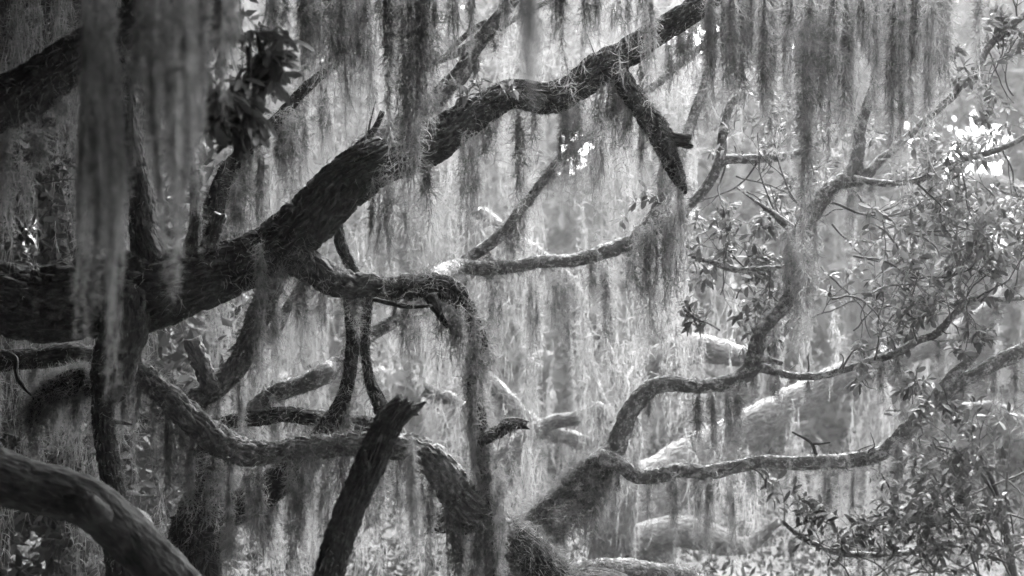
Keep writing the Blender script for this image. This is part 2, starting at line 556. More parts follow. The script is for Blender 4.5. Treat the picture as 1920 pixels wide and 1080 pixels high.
# leaf meshes -------------------------------------------------------
def leaf_mesh(seed, mat, ratio=0.36):
    r = np.random.default_rng(seed)
    t = np.array([0, 0.12, 0.35, 0.62, 0.85, 1.0])
    w = np.array([0.04, 0.42, 0.9, 1.0, 0.62, 0.02]) * ratio * 0.5
    bend = r.uniform(0.05, 0.35); fold = r.uniform(0.1, 0.45); tw = r.uniform(-0.4, 0.4)
    V = []
    for ti, wi in zip(t, w):
        z = -bend * ti * ti
        x = 0.06 * math.sin(ti * 3 + seed)
        ca, sa = math.cos(tw * ti), math.sin(tw * ti)
        for sgn in (-1, 0, 1):
            dx = sgn * wi; dz = abs(sgn) * wi * fold
            V.append((x + dx * ca - dz * sa, ti, z + dx * sa + dz * ca))
    F = []
    for i in range(5):
        for j in (0, 1):
            a = i * 3 + j
            F.append((a, a + 1, a + 4, a + 3))
    return np.array(V), np.array(F)


LEAF_SHAPES = [leaf_mesh(s, None, 0.30 + 0.05 * (s % 4)) for s in range(6)]
LEAF_ME = {}
for key, mt in (("n", M_LEAF), ("d", M_LEAFD)):
    LEAF_ME[key] = [mesh_np("leaf", v, [f], mt, smooth=True) for v, f in LEAF_SHAPES]


def basis(d, up):
    y = d / np.linalg.norm(d)
    x = np.cross(y, up)
    if np.linalg.norm(x) < 1e-3: x = np.cross(y, np.array([1.0, 0, 0]))
    x /= np.linalg.norm(x)
    return np.stack([x, y, np.cross(x, y)], 1)


def grow_twigs(rng, p, d, length, r, depth, out, leaf_len, droop=0.0, leafy=1.0):
    """recursive twig: appends polylines (pts, radii) and leaves (pos, dir, size)"""
    n = max(4, int(length / 0.04))
    pts = [p.copy()]; dd = d / np.linalg.norm(d)
    for i in range(n):
        dd = dd + rng.normal(0, 0.16, 3) + np.array([0, 0, -droop])
        dd /= np.linalg.norm(dd)
        pts.append(pts[-1] + dd * length / n)
    pts = np.array(pts)
    rad = np.linspace(r, r * 0.45, len(pts))
    out['tw'].append((pts, rad))
    if depth > 0:
        k = rng.integers(2, 5)
        for q in range(k):
            i = rng.integers(max(1, n // 4), n)
            side = norm(np.cross(dd, rng.normal(size=3)))
            nd = norm((pts[i] - pts[i - 1])) * 0.8 + side * rng.uniform(0.5, 1.0) + np.array([0, 0, 0.15])
            grow_twigs(rng, pts[i], nd, length * rng.uniform(0.4, 0.7), rad[i] * 0.65, depth - 1, out, leaf_len, droop, leafy)
    if depth <= 1:
        # alternate leaves towards the end and a rosette at the tip
        m = int(rng.integers(2, 5) * leafy)
        for q in range(m):
            i = rng.integers(n // 2, n)
            ad = norm(pts[i] - pts[i - 1])
            side = norm(np.cross(ad, rng.normal(size=3)))
            out['lf'].append((pts[i], norm(ad * 0.6 + side + np.array([0, 0, 0.1])), leaf_len * rng.uniform(0.55, 1.0)))
        m = int(rng.integers(3, 7) * leafy)
        a0 = rng.uniform(0, 6.28)
        s1 = norm(np.cross(dd, np.array([0.3, 0.2, 1.0]))); s2 = np.cross(dd, s1)
        for q in range(m):
            a = a0 + q * 2.4
            sd_ = s1 * math.cos(a) + s2 * math.sin(a)
            out['lf'].append((pts[-1] - dd * rng.uniform(0, 0.02), norm(dd * rng.uniform(0.2, 0.9) + sd_ + np.array([0, 0, -0.15])), leaf_len * rng.uniform(0.6, 1.05)))


LEAF_COUNT = {}


def leafy_branch(tree, seeds, leaf_len_px, d, rng_seed, mat_key="n", depth=2, cap=300, name="leafy_twig", droop=0.0, leafy=1.0, minlen=0.0):
    """seeds: (px,py,d, dirx,diry(up),dirdepth, length_px, r_px)"""
    rng = np.random.default_rng(rng_seed)
    for s in seeds:
        px, py, dep, dx, dz, dy, ln, rp = s
        out = {'tw': [], 'lf': []}
        grow_twigs(rng, P(px, py, dep), np.array([dx, dy, dz], float), W(ln, dep), W(rp * 0.6, dep), depth, out, W(leaf_len_px, dep), droop, leafy)
        Vs, Fs, Us, off = [], [[], []], [[], []], 0
        for pts, rad in out['tw']:
            V, F, uv, c, rr = tube(pts, rad, 5, res=3.0, lump=0.05, end='tip', minstep=0.03)
            nq = len(F[0]) * 4
            Fs[0].append(F[0] + off); Us[0].append(uv[:nq])
            Fs[1].append(np.vstack([F[1], F[2]]) + off); Us[1].append(uv[nq:])
            Vs.append(V); off += len(V)
        me = mesh_np(name, np.vstack(Vs) - tree.base, [np.vstack(Fs[0]), np.vstack(Fs[1])], M_TWIG, np.vstack([np.vstack(Us[0]), np.vstack(Us[1])]), smooth=True)
        tw = link(name, me, tree.e)
        used = LEAF_COUNT.get(id(tree), 0)
        lv = out['lf']
        order = sorted(range(len(lv)), key=lambda i: -lv[i][2])
        solo = order[:max(0, min(len(order), cap - used))]
        rest = order[len(solo):]
        LEAF_COUNT[id(tree)] = used + len(solo)
        for i in solo:
            pos, dr, sz = lv[i]
            B = basis(dr, norm(np.array([0, 0, 1.0]) + rng.normal(0, 0.45, 3)))
            o = link("leaf", LEAF_ME[mat_key][rng.integers(6)], tw)
            m4 = np.eye(4); m4[:3, :3] = B * sz; m4[:3, 3] = pos - tree.base
            from mathutils import Matrix
            o.matrix_local = Matrix(m4.tolist())
        if rest:
            Vs, Fs = [], []
            off = 0
            for i in rest:
                pos, dr, sz = lv[i]
                B = basis(dr, norm(np.array([0, 0, 1.0]) + rng.normal(0, 0.45, 3)))
                v, f = LEAF_SHAPES[rng.integers(6)]
                Vs.append(v @ B.T * sz + pos); Fs.append(f + off); off += len(v)
            me = mesh_np("small_leaves", np.vstack(Vs) - tree.base, [np.vstack(Fs)], M_LEAF if mat_key == "n" else M_LEAFD, smooth=True)
            link("small_leaves", me, tw, kind="stuff")


def leaf_scatter(rng, centers, spread, n_per, size, keep=None):
    """loose clumps of diamond leaves; returns verts, tris"""
    nC = len(centers)
    pos = np.repeat(centers, n_per, axis=0) + rng.normal(size=(nC * n_per, 3)) * np.repeat(spread, n_per, axis=0)
    if keep is not None:
        pos = pos[keep(pos)]
    n = len(pos)
    d = norm(rng.normal(size=(n, 3)) + np.array([0, 0, -0.2]))
    s = norm(np.cross(d, rng.normal(size=(n, 3))))
    up = np.cross(s, d)
    L_ = (rng.uniform(0.6, 1.2, (n, 1)) * size)
    v = np.stack([pos, pos + d * L_ * 0.5 + s * L_ * 0.2 + up * L_ * 0.05, pos + d * L_, pos + d * L_ * 0.5 - s * L_ * 0.2 + up * L_ * 0.05], 1).reshape(-1, 3)
    b = (np.arange(n) * 4)[:, None]
    F = np.concatenate([b + np.array([[0, 1, 2]]), b + np.array([[0, 2, 3]])], 0)
    return v, F

# ================================================================== SETTING
gx = np.linspace(-45, 45, 91); gy = np.linspace(-14, 78, 93)
GX, GY = np.meshgrid(gx, gy)
GZ = 0.12 * np.sin(GX * 0.35 + 1) * np.cos(GY * 0.28) + 0.06 * np.sin(GX * 1.1 + GY * 0.7)
ng = len(gx)
ii, jj = np.meshgrid(np.arange(len(gy) - 1), np.arange(ng - 1), indexing='ij')
a = (ii * ng + jj).ravel()
gq = np.stack([a, a + 1, a + ng + 1, a + ng], -1)
link("ground", mesh_np("ground", np.stack([GX, GY, GZ], -1).reshape(-1, 3), [gq], M_GROUND, smooth=True), kind="structure", label="leaf littered forest floor under the oaks", cat="ground")

# ================================================================== TREE 1: the big dark oak
bx = P(-420, 540, 8.6)
oak = Tree("live_oak", (bx[0], bx[1], 0), "massive dark live oak whose furrowed limb sweeps up across the picture", "tree")
D = 8.6
oak.limb("trunk", None, D, segs=40, xyz=[(bx[0], bx[1], -0.2, 0.62), (bx[0], bx[1], 0.6, 0.48), (bx[0] + 0.05, bx[1], 2.0, 0.42), (bx[0] - 0.1, bx[1], 3.6, 0.4), (bx[0], bx[1] + 0.2, 6.0, 0.3), (bx[0] + 0.4, bx[1] + 0.5, 8.5, 0.15)], bark=0.03)
oak.limb("limb", [(-430, 560, 200), (-200, 575, 165), (0, 562, 138), (120, 562, 136), (250, 540, 145), (330, 522, 128), (400, 502, 105), (470, 482, 90), (540, 448, 98), (600, 400, 94),
                  (645, 352, 90), (690, 318, 84), (760, 292, 82, 8.7), (830, 258, 72, 8.8), (890, 212, 58, 8.9), (960, 178, 52, 9.0), (1035, 184, 55, 9.1), (1085, 155, 54, 9.15), (1135, 118, 58, 9.2),
                  (1185, 92, 48, 9.25), (1240, 58, 44, 9.3), (1290, 24, 42, 9.3), (1340, -12, 40, 9.4), (1440, -50, 38, 9.6), (1600, -75, 34, 9.7), (1800, -80, 26, 9.8), (1960, -120, 12, 9.8)],
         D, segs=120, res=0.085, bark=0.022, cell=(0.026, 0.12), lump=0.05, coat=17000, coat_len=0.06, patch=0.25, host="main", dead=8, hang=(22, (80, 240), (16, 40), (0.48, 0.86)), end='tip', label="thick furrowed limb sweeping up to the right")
oak.limb("broken_branch", [(1130, 122, 40, 9.2), (1160, 140, 42, 9.2), (1188, 178, 38, 9.15), (1216, 216, 42, 9.1), (1240, 255, 46, 9.1), (1258, 300, 36, 9.05), (1272, 335, 26, 9.05), (1284, 362, 8, 9.0)], 9.1,
         segs=36, bark=0.009, coat=2600, coat_len=0.04, end='tip', host="hook", hang=(5, (60, 200), (14, 30)), label="hooked branch curling down to a broken point")
oak.limb("broken_stub", [(1240, 258, 30), (1268, 262, 26), (1292, 264, 27)], 9.08, segs=20, bark=0.006, jag=0.6)
oak.limb("limb", [(500, 455, 60, 8.6), (548, 478, 74, 8.6), (590, 500, 58, 8.6), (640, 526, 52, 8.65), (700, 540, 50, 8.7), (755, 543, 46, 8.7), (805, 545, 46, 8.7), (846, 552, 42, 8.7), (874, 586, 30, 8.75), (896, 640, 26, 8.78), (886, 712, 18, 8.75), (904, 790, 23, 8.7), (903, 870, 13, 8.72), (920, 960, 12, 8.7), (926, 1060, 9, 8.7), (930, 1150, 6, 8.7)], 8.65,
         segs=40, res=0.2, bark=0.012, lump=0.16, kink=0.4, coat=15000, coat_len=0.06, end='tip', host="droop", hang=(15, (60, 230), (12, 30)), label="mossy fork drooping straight down like a curtain")
oak.limb("broken_stub", [(806, 552, 26), (826, 590, 15), (847, 624, 3)], 8.6, segs=20, bark=0.008, end='tip')
oak.limb("twig", [(700, 560, 8), (730, 568, 10), (765, 575, 9), (808, 573, 6)], 8.4, segs=8, end='tip')
oak.limb("broken_stub", [(898, 830, 26), (935, 812, 24), (960, 795, 26), (984, 797, 18)], 8.65, segs=20, bark=0.006, coat=700, coat_len=0.04)
oak.limb("branch", [(640, 330, 20, 9.6), (665, 285, 24, 9.6), (692, 262, 26, 9.7), (740, 236, 28, 9.8), (790, 212, 32, 9.9), (830, 172, 32, 9.9), (864, 135, 32, 9.9), (892, 88, 30, 9.9), (922, 48, 26, 9.9), (950, 14, 24, 9.9), (990, -50, 20, 9.9)], 9.8,
         mat=M_BARK_L, segs=24, bark=0.005, coat=3000, coat_len=0.045, host="rear", hang=(7, (40, 120), (14, 36)))
oak.limb("branch", [(812, 118, 10), (850, 103, 16), (905, 72, 18), (940, 50, 14), (1010, 10, 10), (1080, -20, 8)], 10.0, mat=M_BARK_L, segs=14, bark=0.003, coat=500, coat_len=0.03)
oak.limb("branch", [(832, 108, 8), (862, 78, 11), (905, 44, 10), (922, 38, 8)], 9.95, mat=M_BARK_L, segs=10)
oak.limb("broken_stub", [(652, 300, 20), (680, 268, 15), (700, 245, 13), (716, 212, 10)], 9.2, segs=12, coat=300, coat_len=0.03)
oak.limb("twig", [(690, 250, 4), (695, 225, 4), (704, 190, 2)], 9.2, segs=6, end='tip')
oak.limb("branch", [(390, 480, 44, 8.9), (398, 430, 40, 8.95), (408, 370, 36, 9), (432, 312, 30, 9.1), (480, 262, 26, 9.2), (525, 220, 23, 9.3), (580, 162, 20, 9.4), (622, 128, 14, 9.5)], 9.1, segs=24, bark=0.006, coat=2600, coat_len=0.05, host="leafing", hang=(7, (80, 220), (18, 50)))
oak.limb("broken_stub", [(392, 465, 36), (402, 435, 30), (412, 408, 27)], 8.5, segs=20, bark=0.008, jag=0.5, coat=300, coat_len=0.03)
oak.limb("limb", [(300, 520, 90), (282, 460, 62), (268, 380, 46), (252, 300, 42), (242, 220, 40), (238, 120, 38), (250, 0, 36), (260, -120, 30)], 8.6, segs=28, bark=0.010, coat=1800, coat_len=0.04, label="dark upright stem behind the blurred moss")
oak.limb("branch", [(355, 500, 50), (364, 450, 28), (368, 385, 20), (360, 320, 17), (352, 240, 14), (356, 120, 10)], 8.55, segs=16, bark=0.005, coat=500, coat_len=0.035)
oak.limb("limb", [(240, 530, 100), (232, 600, 92), (222, 660, 84), (212, 715, 72), (196, 758, 44), (196, 800, 40), (203, 850, 42), (214, 910, 46), (222, 980, 50), (226, 1100, 54), (230, 1400, 60)], 8.5, segs=36, res=0.2, bark=0.012, coat=2600, coat_len=0.04, label="black swollen stem dropping below the main limb")
oak.limb("limb", [(-450, 330, 170, 7.4), (-200, 268, 140, 7.4), (-60, 212, 118, 7.4), (30, 178, 98, 7.4), (95, 140, 84, 7.4), (160, 95, 76, 7.4), (240, 52, 66, 7.4), (340, -20, 56, 7.5), (460, -90, 46, 7.6)], 7.4, segs=40, res=0.2, bark=0.014, coat=6000, coat_len=0.06, host="corner", hang=(9, (90, 220), (26, 60)), label="thick mossy limb slanting up through the top left corner")
oak.limb("limb", [(-450, 420, 90, 8.6), (-250, 120, 70, 8.4), (100, -90, 60, 8.2), (500, -100, 50, 8.2), (800, -90, 42, 8.2), (1100, -100, 30, 8.2), (1300, -130, 20, 8.2)], 8.2, segs=20, bark=0.006, end='tip', label="overhead limb above the top edge")
oak.limb("branch", [(-300, 700, 50), (-40, 684, 42), (30, 672, 38), (85, 668, 38), (132, 658, 38), (165, 662, 32)], 9.4, segs=28, bark=0.007, coat=2200, coat_len=0.045, host="leftlow", hang=(6, (50, 170), (16, 40)))
oak.limb("branch", [(60, 800, 26), (72, 755, 34), (98, 728, 46), (140, 712, 52), (180, 722, 50), (215, 740, 40)], 9.0, segs=28, bark=0.008, coat=6500, coat_len=0.06, coat_top=0.5, host="mound", hang=(8, (60, 130), (20, 44)), label="bushy mossy arch of a low branch")
oak.limb("broken_stub", [(245, 625, 30), (285, 600, 40), (320, 590, 36), (345, 580, 20)], 9.6, segs=20, coat=500, coat_len=0.04, mat=M_BARK_L)
oak.limb("twig", [(-20, 652, 10), (25, 668, 9), (30, 700, 9), (42, 722, 8), (58, 740, 4)], 8.9, segs=8, end='tip')
oak.limb("twig", [(210, 790, 10), (235, 794, 6), (248, 797, 2)], 8.5, segs=8, end='tip')
# crown over and around the camera: unseen leaves added to shade left and front
rg = np.random.default_rng(3)
nC = 1700
cen = np.column_stack([rg.uniform(-11, 9.0, nC), rg.uniform(-9, 6.5, nC), rg.uniform(5.0, 9.5, nC)])
left = np.column_stack([rg.uniform(-11, 0.6, 620), rg.uniform(5.5, 12.5, 620), rg.uniform(5.4, 9.5, 620)])
left = np.vstack([left, np.column_stack([rg.uniform(-12, -1.4, 640), rg.uniform(12, 20, 640), rg.uniform(6.4, 9.5, 640)])])
side = np.column_stack([rg.uniform(-11, -4.8, 420), rg.uniform(-5, 14, 420), rg.uniform(0.6, 7.5, 420)])
back = np.column_stack([rg.uniform(-11, 10, 800), rg.uniform(-10, -4, 800), rg.uniform(0.2, 7.5, 800)])
rside = np.column_stack([rg.uniform(6, 11, 260), rg.uniform(-5, 6, 260), rg.uniform(0.2, 7.5, 260)])
cen = np.vstack([cen, left, side, back, rside])
LIGHT_GAPS = [(np.array([-2.0, 6.9, 2.3]), 0.4, np.array(sd)), (np.array([-0.6, 8.7, 3.5]), 0.8, np.array(sd)), (np.array([-0.9, 4.8, 3.4]), 1.6, np.array([0.05, -0.45, 0.89]))]


def outside_gaps(p):
    ok = np.ones(len(p), bool)
    for q, r, sv in LIGHT_GAPS:
        w = p - q
        ok &= np.linalg.norm(w - np.outer(w @ sv, sv), axis=1) > r
    return ok


V, F = leaf_scatter(rg, cen, np.full((len(cen), 3), 0.6), 27, 0.64, lambda p: outside_gaps(p) & ~((p[:, 0] > 1.2) & (p[:, 1] > 3.8)) & ((p[:, 1] < -1.0) | (np.abs(p[:, 0]) > 0.30 * p[:, 1] + 0.9) | (p[:, 2] > CZ + 0.165 * p[:, 1] + 0.6)))
link("shade_canopy", mesh_np("shade_canopy", V - oak.base, [F], M_LEAFD), oak.e, kind="stuff")

# ================================================================== TREE 2: the low snaking oak
b2 = P(1060, 1100, 9.3)
low = Tree("live_oak", (b2[0], b2[1], 0), "mossy oak with a low limb snaking along the bottom centre", "tree")
low.limb("trunk", [], 9.3, xyz=[(b2[0] + 0.35, b2[1] + 0.2, -0.2, 0.4), (b2[0] + 0.3, b2[1] + 0.15, 0.5, 0.3), (b2[0] + 0.2, b2[1] + 0.1, 1.1, 0.24), tuple(P(1040, 1115, 9.25)) + (W(92, 9.25) / 2,), tuple(P(985, 1040, 9.15)) + (W(72, 9.15) / 2,), tuple(P(930, 990, 9.1)) + (W(60, 9.1) / 2,)],
         segs=40, bark=0.012, coat=9000, coat_len=0.06, coat_top=0.4)
low.limb("limb", [(985, 1035, 62, 9.15), (930, 990, 66, 9.05), (893, 960, 66), (862, 930, 64), (835, 890, 62), (805, 858, 56), (768, 840, 50), (710, 838, 44), (640, 838, 43), (560, 843, 42), (500, 848, 42), (452, 845, 48), (408, 824, 52), (368, 788, 50), (330, 752, 48), (292, 718, 46), (258, 682, 40), (236, 645, 36), (215, 600, 30, 9.1)], 8.75,
         mat=M_BARK_M, segs=64, res=0.14, bark=0.016, cell=(0.026, 0.06), coat=9000, patch=-0.05, coat_len=0.06, coat_top=0.2, host="snake", hang=(32, (110, 280), (18, 46)), label="low limb snaking left between hanging moss")  # lighter bark here stands in for light falling on the limb
low.limb("broken_stub", [(905, 958, 74), (870, 970, 62), (835, 976, 54), (818, 979, 42)], 8.95, segs=40, bark=0.014, jag=0.6)
low.limb("branch", [(340, 775, 30), (365, 752, 40), (402, 728, 42), (440, 695, 42), (466, 650, 43), (482, 605, 43), (500, 562, 46), (520, 510, 46), (535, 470, 40)], 9.1, mat=M_BARK_M, segs=36, bark=0.012, coat=4200, coat_len=0.06, host="prop", hang=(8, (60, 200), (12, 30)), label="mossy branch curving up to the dark limb")
low.limb("broken_stub", [(398, 735, 32), (388, 710, 32), (374, 672, 33), (362, 638, 36)], 9.0, mat=M_BARK_M, segs=32, bark=0.012, jag=0.3)
low.limb("limb", [(430, 840, 60), (392, 860, 70), (384, 900, 76), (376, 950, 84), (366, 1010, 96), (360, 1100, 110), (350, 1400, 130)], 9.05, segs=40, bark=0.012, coat=9000, coat_len=0.06, host="prop2", hang=(8, (80, 220), (26, 60)))
low.limb("branch", [(590, 845, 36), (558, 872, 46), (520, 904, 58), (480, 934, 62), (440, 955, 60), (395, 975, 60), (360, 990, 60)], 9.1, segs=34, bark=0.010, coat=6500, coat_len=0.06, host="lower", hang=(9, (70, 160), (18, 40)))
low.limb("branch", [(700, 800, 34, 9.5), (660, 793, 33, 9.6), (615, 787, 31, 9.6), (560, 780, 30, 9.6), (505, 778, 29, 9.7), (420, 788, 26, 9.8), (340, 776, 26, 9.8), (270, 786, 22, 9.8)], 9.6, segs=24, bark=0.006, coat=2600, coat_len=0.05, host="second", hang=(8, (50, 130), (14, 34)))
low.limb("branch", [(455, 788, 26, 9.75), (490, 755, 30, 9.8), (535, 730, 34, 9.8), (575, 716, 36, 9.8), (605, 700, 40, 9.8), (632, 682, 32, 9.9), (690, 632, 26, 10), (735, 604, 24, 10), (790, 570, 20, 10)], 9.8, mat=M_BARK_L, segs=24, bark=0.006, coat=2600, coat_len=0.05, coat_top=0.4)
low.limb("branch", [(655, 540, 30), (662, 620, 26), (656, 700, 24), (640, 755, 30), (615, 800, 44), (600, 825, 50)], 9.2, segs=22, bark=0.005, coat=2600, coat_len=0.05, host="loop", hang=(5, (60, 180), (14, 34)))
low.limb("branch", [(690, 545, 22), (684, 620, 20), (690, 690, 20), (708, 745, 28), (735, 800, 36), (750, 830, 40)], 9.25, segs=22, bark=0.006, coat=1800, coat_len=0.05)
low.limb("branch", [(632, 410, 14), (640, 450, 22), (655, 490, 22), (672, 530, 18)], 9.4, segs=14, bark=0.004, coat=400, coat_len=0.03)
low.limb("branch", [(500, 640, 20), (530, 600, 20), (560, 545, 18), (590, 500, 14)], 10.2, mat=M_BARK_L, segs=14, coat=900, coat_len=0.04)
low.limb("limb", [(1010, 1110, 60, 9.5), (1060, 1085, 46, 9.5), (1120, 1072, 42, 9.5), (1190, 1070, 40, 9.6), (1260, 1082, 38, 9.7), (1330, 1105, 34, 9.8), (1400, 1150, 26, 9.9)], 9.6, mat=M_BARK_L, segs=28, bark=0.008, coat=4200, coat_len=0.045, coat_top=0.5, label="short mossy limb along the bottom edge")
low.limb("branch", [(905, 1120, 26), (870, 1096, 22), (845, 1110, 16)], 9.2, segs=12)

# ================================================================== broken snag
b3 = P(560, 1400, 7.0)
snag = Tree("dead_snag", (b3[0] - 0.25, 7.0, 0), "dark broken dead snag with a jagged splintered top, leaning right", "snag")
snag.limb("trunk", [], 7, xyz=[(b3[0] - 0.25, 7.0, -0.2, 0.2), (b3[0] - 0.15, 7.0, 0.7, 0.15)] + [tuple(P(a_, b_, 7.0)) + (W(w_, 7) / 2,) for a_, b_, w_ in ((585, 1200, 62), (616, 1100, 60), (640, 1015, 58), (666, 942, 56), (696, 880, 56), (724, 815, 54), (744, 782, 50), (758, 766, 44))],
          segs=80, res=0.10, bark=0.020, cell=(0.026, 0.05), jag=0.6, coat=900, coat_len=0.03)
for q in ([(735, 795, 26), (752, 772, 20), (764, 745, 4)], [(745, 790, 28), (768, 768, 24), (785, 762, 14), (799, 753, 3)], [(735, 800, 18), (738, 782, 12), (742, 772, 3)], [(758, 780, 18), (775, 775, 12), (784, 778, 3)]):
    snag.limb("splinter", q, 7.0, segs=12, bark=0.004, end='tip', lump=0.2)
snag.limb("broken_stub", [(690, 880, 20), (683, 862, 12), (684, 845, 4)], 6.95, segs=10, end='tip')

# ================================================================== bare near limb
b4 = P(-200, 900, 6.9)
bare = Tree("bare_limb", (b4[0] - 0.6, 6.9, 0), "smooth barkless grey limb bending across the bottom left corner", "dead limb")
bare.limb("trunk", [], 5.4, mat=M_BARE, xyz=[(b4[0] - 0.6, 6.9, -0.2, 0.34), (b4[0] - 0.6, 6.9, 0.7, 0.26)] + [tuple(P(a_, b_, 6.9)) + (W(w_, 6.9) / 2,) for a_, b_, w_ in ((-230, 940, 130), (-140, 880, 118), (-60, 878, 112), (0, 893, 104), (65, 915, 94), (125, 930, 90), (180, 955, 90), (232, 1000, 92), (282, 1050, 92), (335, 1105, 94), (420, 1200, 100), (480, 1400, 100), (500, 1700, 110))],
          segs=96, res=0.08, lump=0.10, bark=0.013, cell=(0.03, 0.06))
bare.limb("knot", [(200, 968, 44, 6.85), (184, 955, 42, 6.8), (174, 944, 36, 6.76), (168, 938, 30, 6.74)], 6.8, mat=M_BARE, segs=28, lump=0.2, bark=0.006, jag=0.3)

# ================================================================== TREE 5: slender lichen oak at right
b5 = P(900, 1150, 11.0)
slim = Tree("live_oak", (b5[0], b5[1], 0), "slender lichen-flecked oak forking to the right above the low mossy trunk", "tree")
SD = 10.6
slim.limb("trunk", [], SD, mat=M_BARK_L, xyz=[(b5[0] - 0.1, b5[1], -0.2, 0.42), (b5[0], b5[1], 0.7, 0.34)] + [tuple(P(a_, b_, e_)) + (W(w_, e_) / 2,) for a_, b_, w_, e_ in ((935, 1095, 110, 10.9), (985, 1035, 92, 10.8), (1030, 975, 80, 10.7), (1075, 925, 72, 10.7), (1115, 885, 62, 10.6), (1142, 858, 50, 10.6))],
          segs=36, bark=0.008, coat=15000, coat_len=0.075, coat_top=0.2)
slim.limb("limb", [(1118, 885, 50), (1143, 855, 42), (1162, 812, 37), (1186, 770, 34), (1220, 737, 32), (1260, 722, 30), (1300, 722, 28), (1340, 720, 28), (1382, 706, 29), (1414, 686, 31), (1424, 652, 29), (1429, 625, 27), (1446, 603, 27), (1468, 578, 27), (1482, 545, 27), (1484, 490, 26), (1500, 438, 30), (1532, 396, 33), (1560, 358, 31), (1600, 322, 27), (1610, 285, 23), (1618, 230, 22), (1640, 150, 18), (1660, 0, 14)], SD,
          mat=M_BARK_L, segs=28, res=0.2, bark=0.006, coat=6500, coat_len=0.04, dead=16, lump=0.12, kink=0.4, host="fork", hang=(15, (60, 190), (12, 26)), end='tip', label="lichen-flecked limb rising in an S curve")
slim.limb("branch", [(1410, 690, 24), (1440, 694, 18), (1475, 703, 15), (1530, 706, 14), (1580, 692, 15), (1630, 676, 15), (1680, 661, 15), (1722, 640, 15), (1755, 628, 15), (1780, 600, 14), (1810, 570, 13), (1832, 560, 11), (1915, 558, 10), (1990, 560, 8)], SD, mat=M_BARK_L, segs=16, bark=0.003, coat=1200, coat_len=0.03, dead=12, lump=0.12, kink=0.5, host="thin", hang=(7, (40, 120), (8, 20)))
slim.limb("broken_stub", [(1425, 672, 14), (1448, 676, 13), (1464, 681, 9)], SD - 0.1, mat=M_BARK_L, segs=12)
slim.limb("limb", [(1125, 868, 36), (1152, 872, 30), (1190, 892, 29), (1232, 885, 29), (1282, 876, 27), (1332, 882, 26), (1382, 875, 25), (1432, 869, 25), (1500, 869, 26), (1555, 867, 28), (1606, 860, 29), (1652, 840, 29), (1697, 804, 29), (1742, 764, 28), (1790, 732, 25), (1836, 703, 25), (1872, 678, 27), (1940, 640, 29), (2050, 580, 30)], SD - 0.1,
          mat=M_BARK_L, segs=28, res=0.2, bark=0.006, coat=4800, coat_len=0.04, dead=16, lump=0.12, kink=0.4, host="long", hang=(18, (60, 210), (12, 28)), label="long level limb curving up at the right")
slim.limb("branch", [(1735, 772, 22), (1768, 726, 21), (1795, 696, 19), (1832, 664, 12)], SD - 0.15, mat=M_BARK_L, segs=14, bark=0.003, coat=300, coat_len=0.03)
slim.limb("branch", [(1575, 348, 20), (1620, 331, 20), (1646, 302, 18), (1672, 284, 15), (1720, 240, 13), (1780, 188, 14), (1802, 158, 14), (1832, 128, 14), (1852, 88, 14), (1882, 58, 14), (1940, 15, 12)], SD, mat=M_BARK_L, segs=16, bark=0.003, coat=900, coat_len=0.03)
slim.limb("branch", [(1600, 335, 14), (1660, 345, 13), (1715, 340, 13), (1747, 324, 14), (1782, 305, 13), (1832, 292, 12), (1890, 273, 11), (1950, 240, 9)], SD - 0.1, mat=M_BARK_L, segs=14, bark=0.002, coat=300, coat_len=0.03, host="rightup", hang=(4, (20, 60), (10, 20)))
slim.limb("branch", [(1500, 440, 22), (1420, 380, 6), (1380, 350, 4)], SD, mat=M_BARK_L, segs=8, end='tip')
slim.limb("branch", [(1296, 480, 8), (1340, 494, 11), (1380, 506, 12), (1420, 503, 10), (1490, 500, 10)], SD + 0.2, mat=M_BARK_L, segs=10, coat=300, coat_len=0.03)
slim.limb("twig", [(1485, 810, 4), (1520, 830, 6), (1530, 850, 7), (1538, 868, 8)], SD - 0.1, segs=6)
slim.limb("twig", [(1520, 832, 5), (1540, 832, 4), (1556, 830, 3)], SD - 0.1, segs=6, end='tip')
slim.limb("broken_stub", [(1336, 884, 14), (1340, 893, 12), (1342, 897, 8)], SD - 0.2, segs=8, mat=M_BARK_L)

# thin mossy limb reaching back behind the dark fork
oak.limb("limb", [], 11.4, mat=M_BARK_L, xyz=[tuple(P(a_, b_, e_)) + (W(w_, e_) / 2,) for a_, b_, w_, e_ in ((770, 548, 34, 8.9), (796, 536, 36, 9.3), (818, 522, 32, 10.2), (855, 502, 30, 11.0), (905, 502, 28, 11.0), (960, 498, 25, 11.0), (1012, 490, 25, 11), (1072, 488, 25, 11), (1142, 468, 27, 11), (1190, 450, 31, 11), (1217, 420, 33, 11), (1236, 388, 31, 11), (1252, 340, 26, 11), (1290, 250, 20, 11.2), (1340, 100, 16, 11.4))],
         segs=26, bark=0.006, coat=7500, coat_len=0.06, host="behind", hang=(16, (60, 200), (16, 40)), label="thin mossy limb reaching right behind the dark fork")
oak.limb("branch", [(850, 505, 22), (905, 468, 22), (940, 440, 22), (962, 410, 20), (1000, 365, 17), (1040, 312, 17), (1075, 280, 15), (1122, 235, 13), (1180, 160, 10)], 11.1, mat=M_BARK_L, segs=16, coat=4500, coat_len=0.06, host="mossy rise", hang=(8, (40, 140), (16, 40)))
oak.limb("branch", [(1300, 378, 16), (1318, 358, 19), (1338, 328, 20), (1353, 292, 20), (1358, 240, 17), (1370, 198, 16), (1395, 172, 15)], 10.9, mat=M_BARK_L, segs=16, bark=0.003, coat=500, coat_len=0.03)
oak.limb("branch", [(1340, 320, 16), (1360, 302, 18), (1402, 300, 17), (1440, 298, 16), (1480, 292, 15), (1530, 270, 12)], 10.9, mat=M_BARK_L, segs=16, bark=0.003, coat=300, coat_len=0.03)
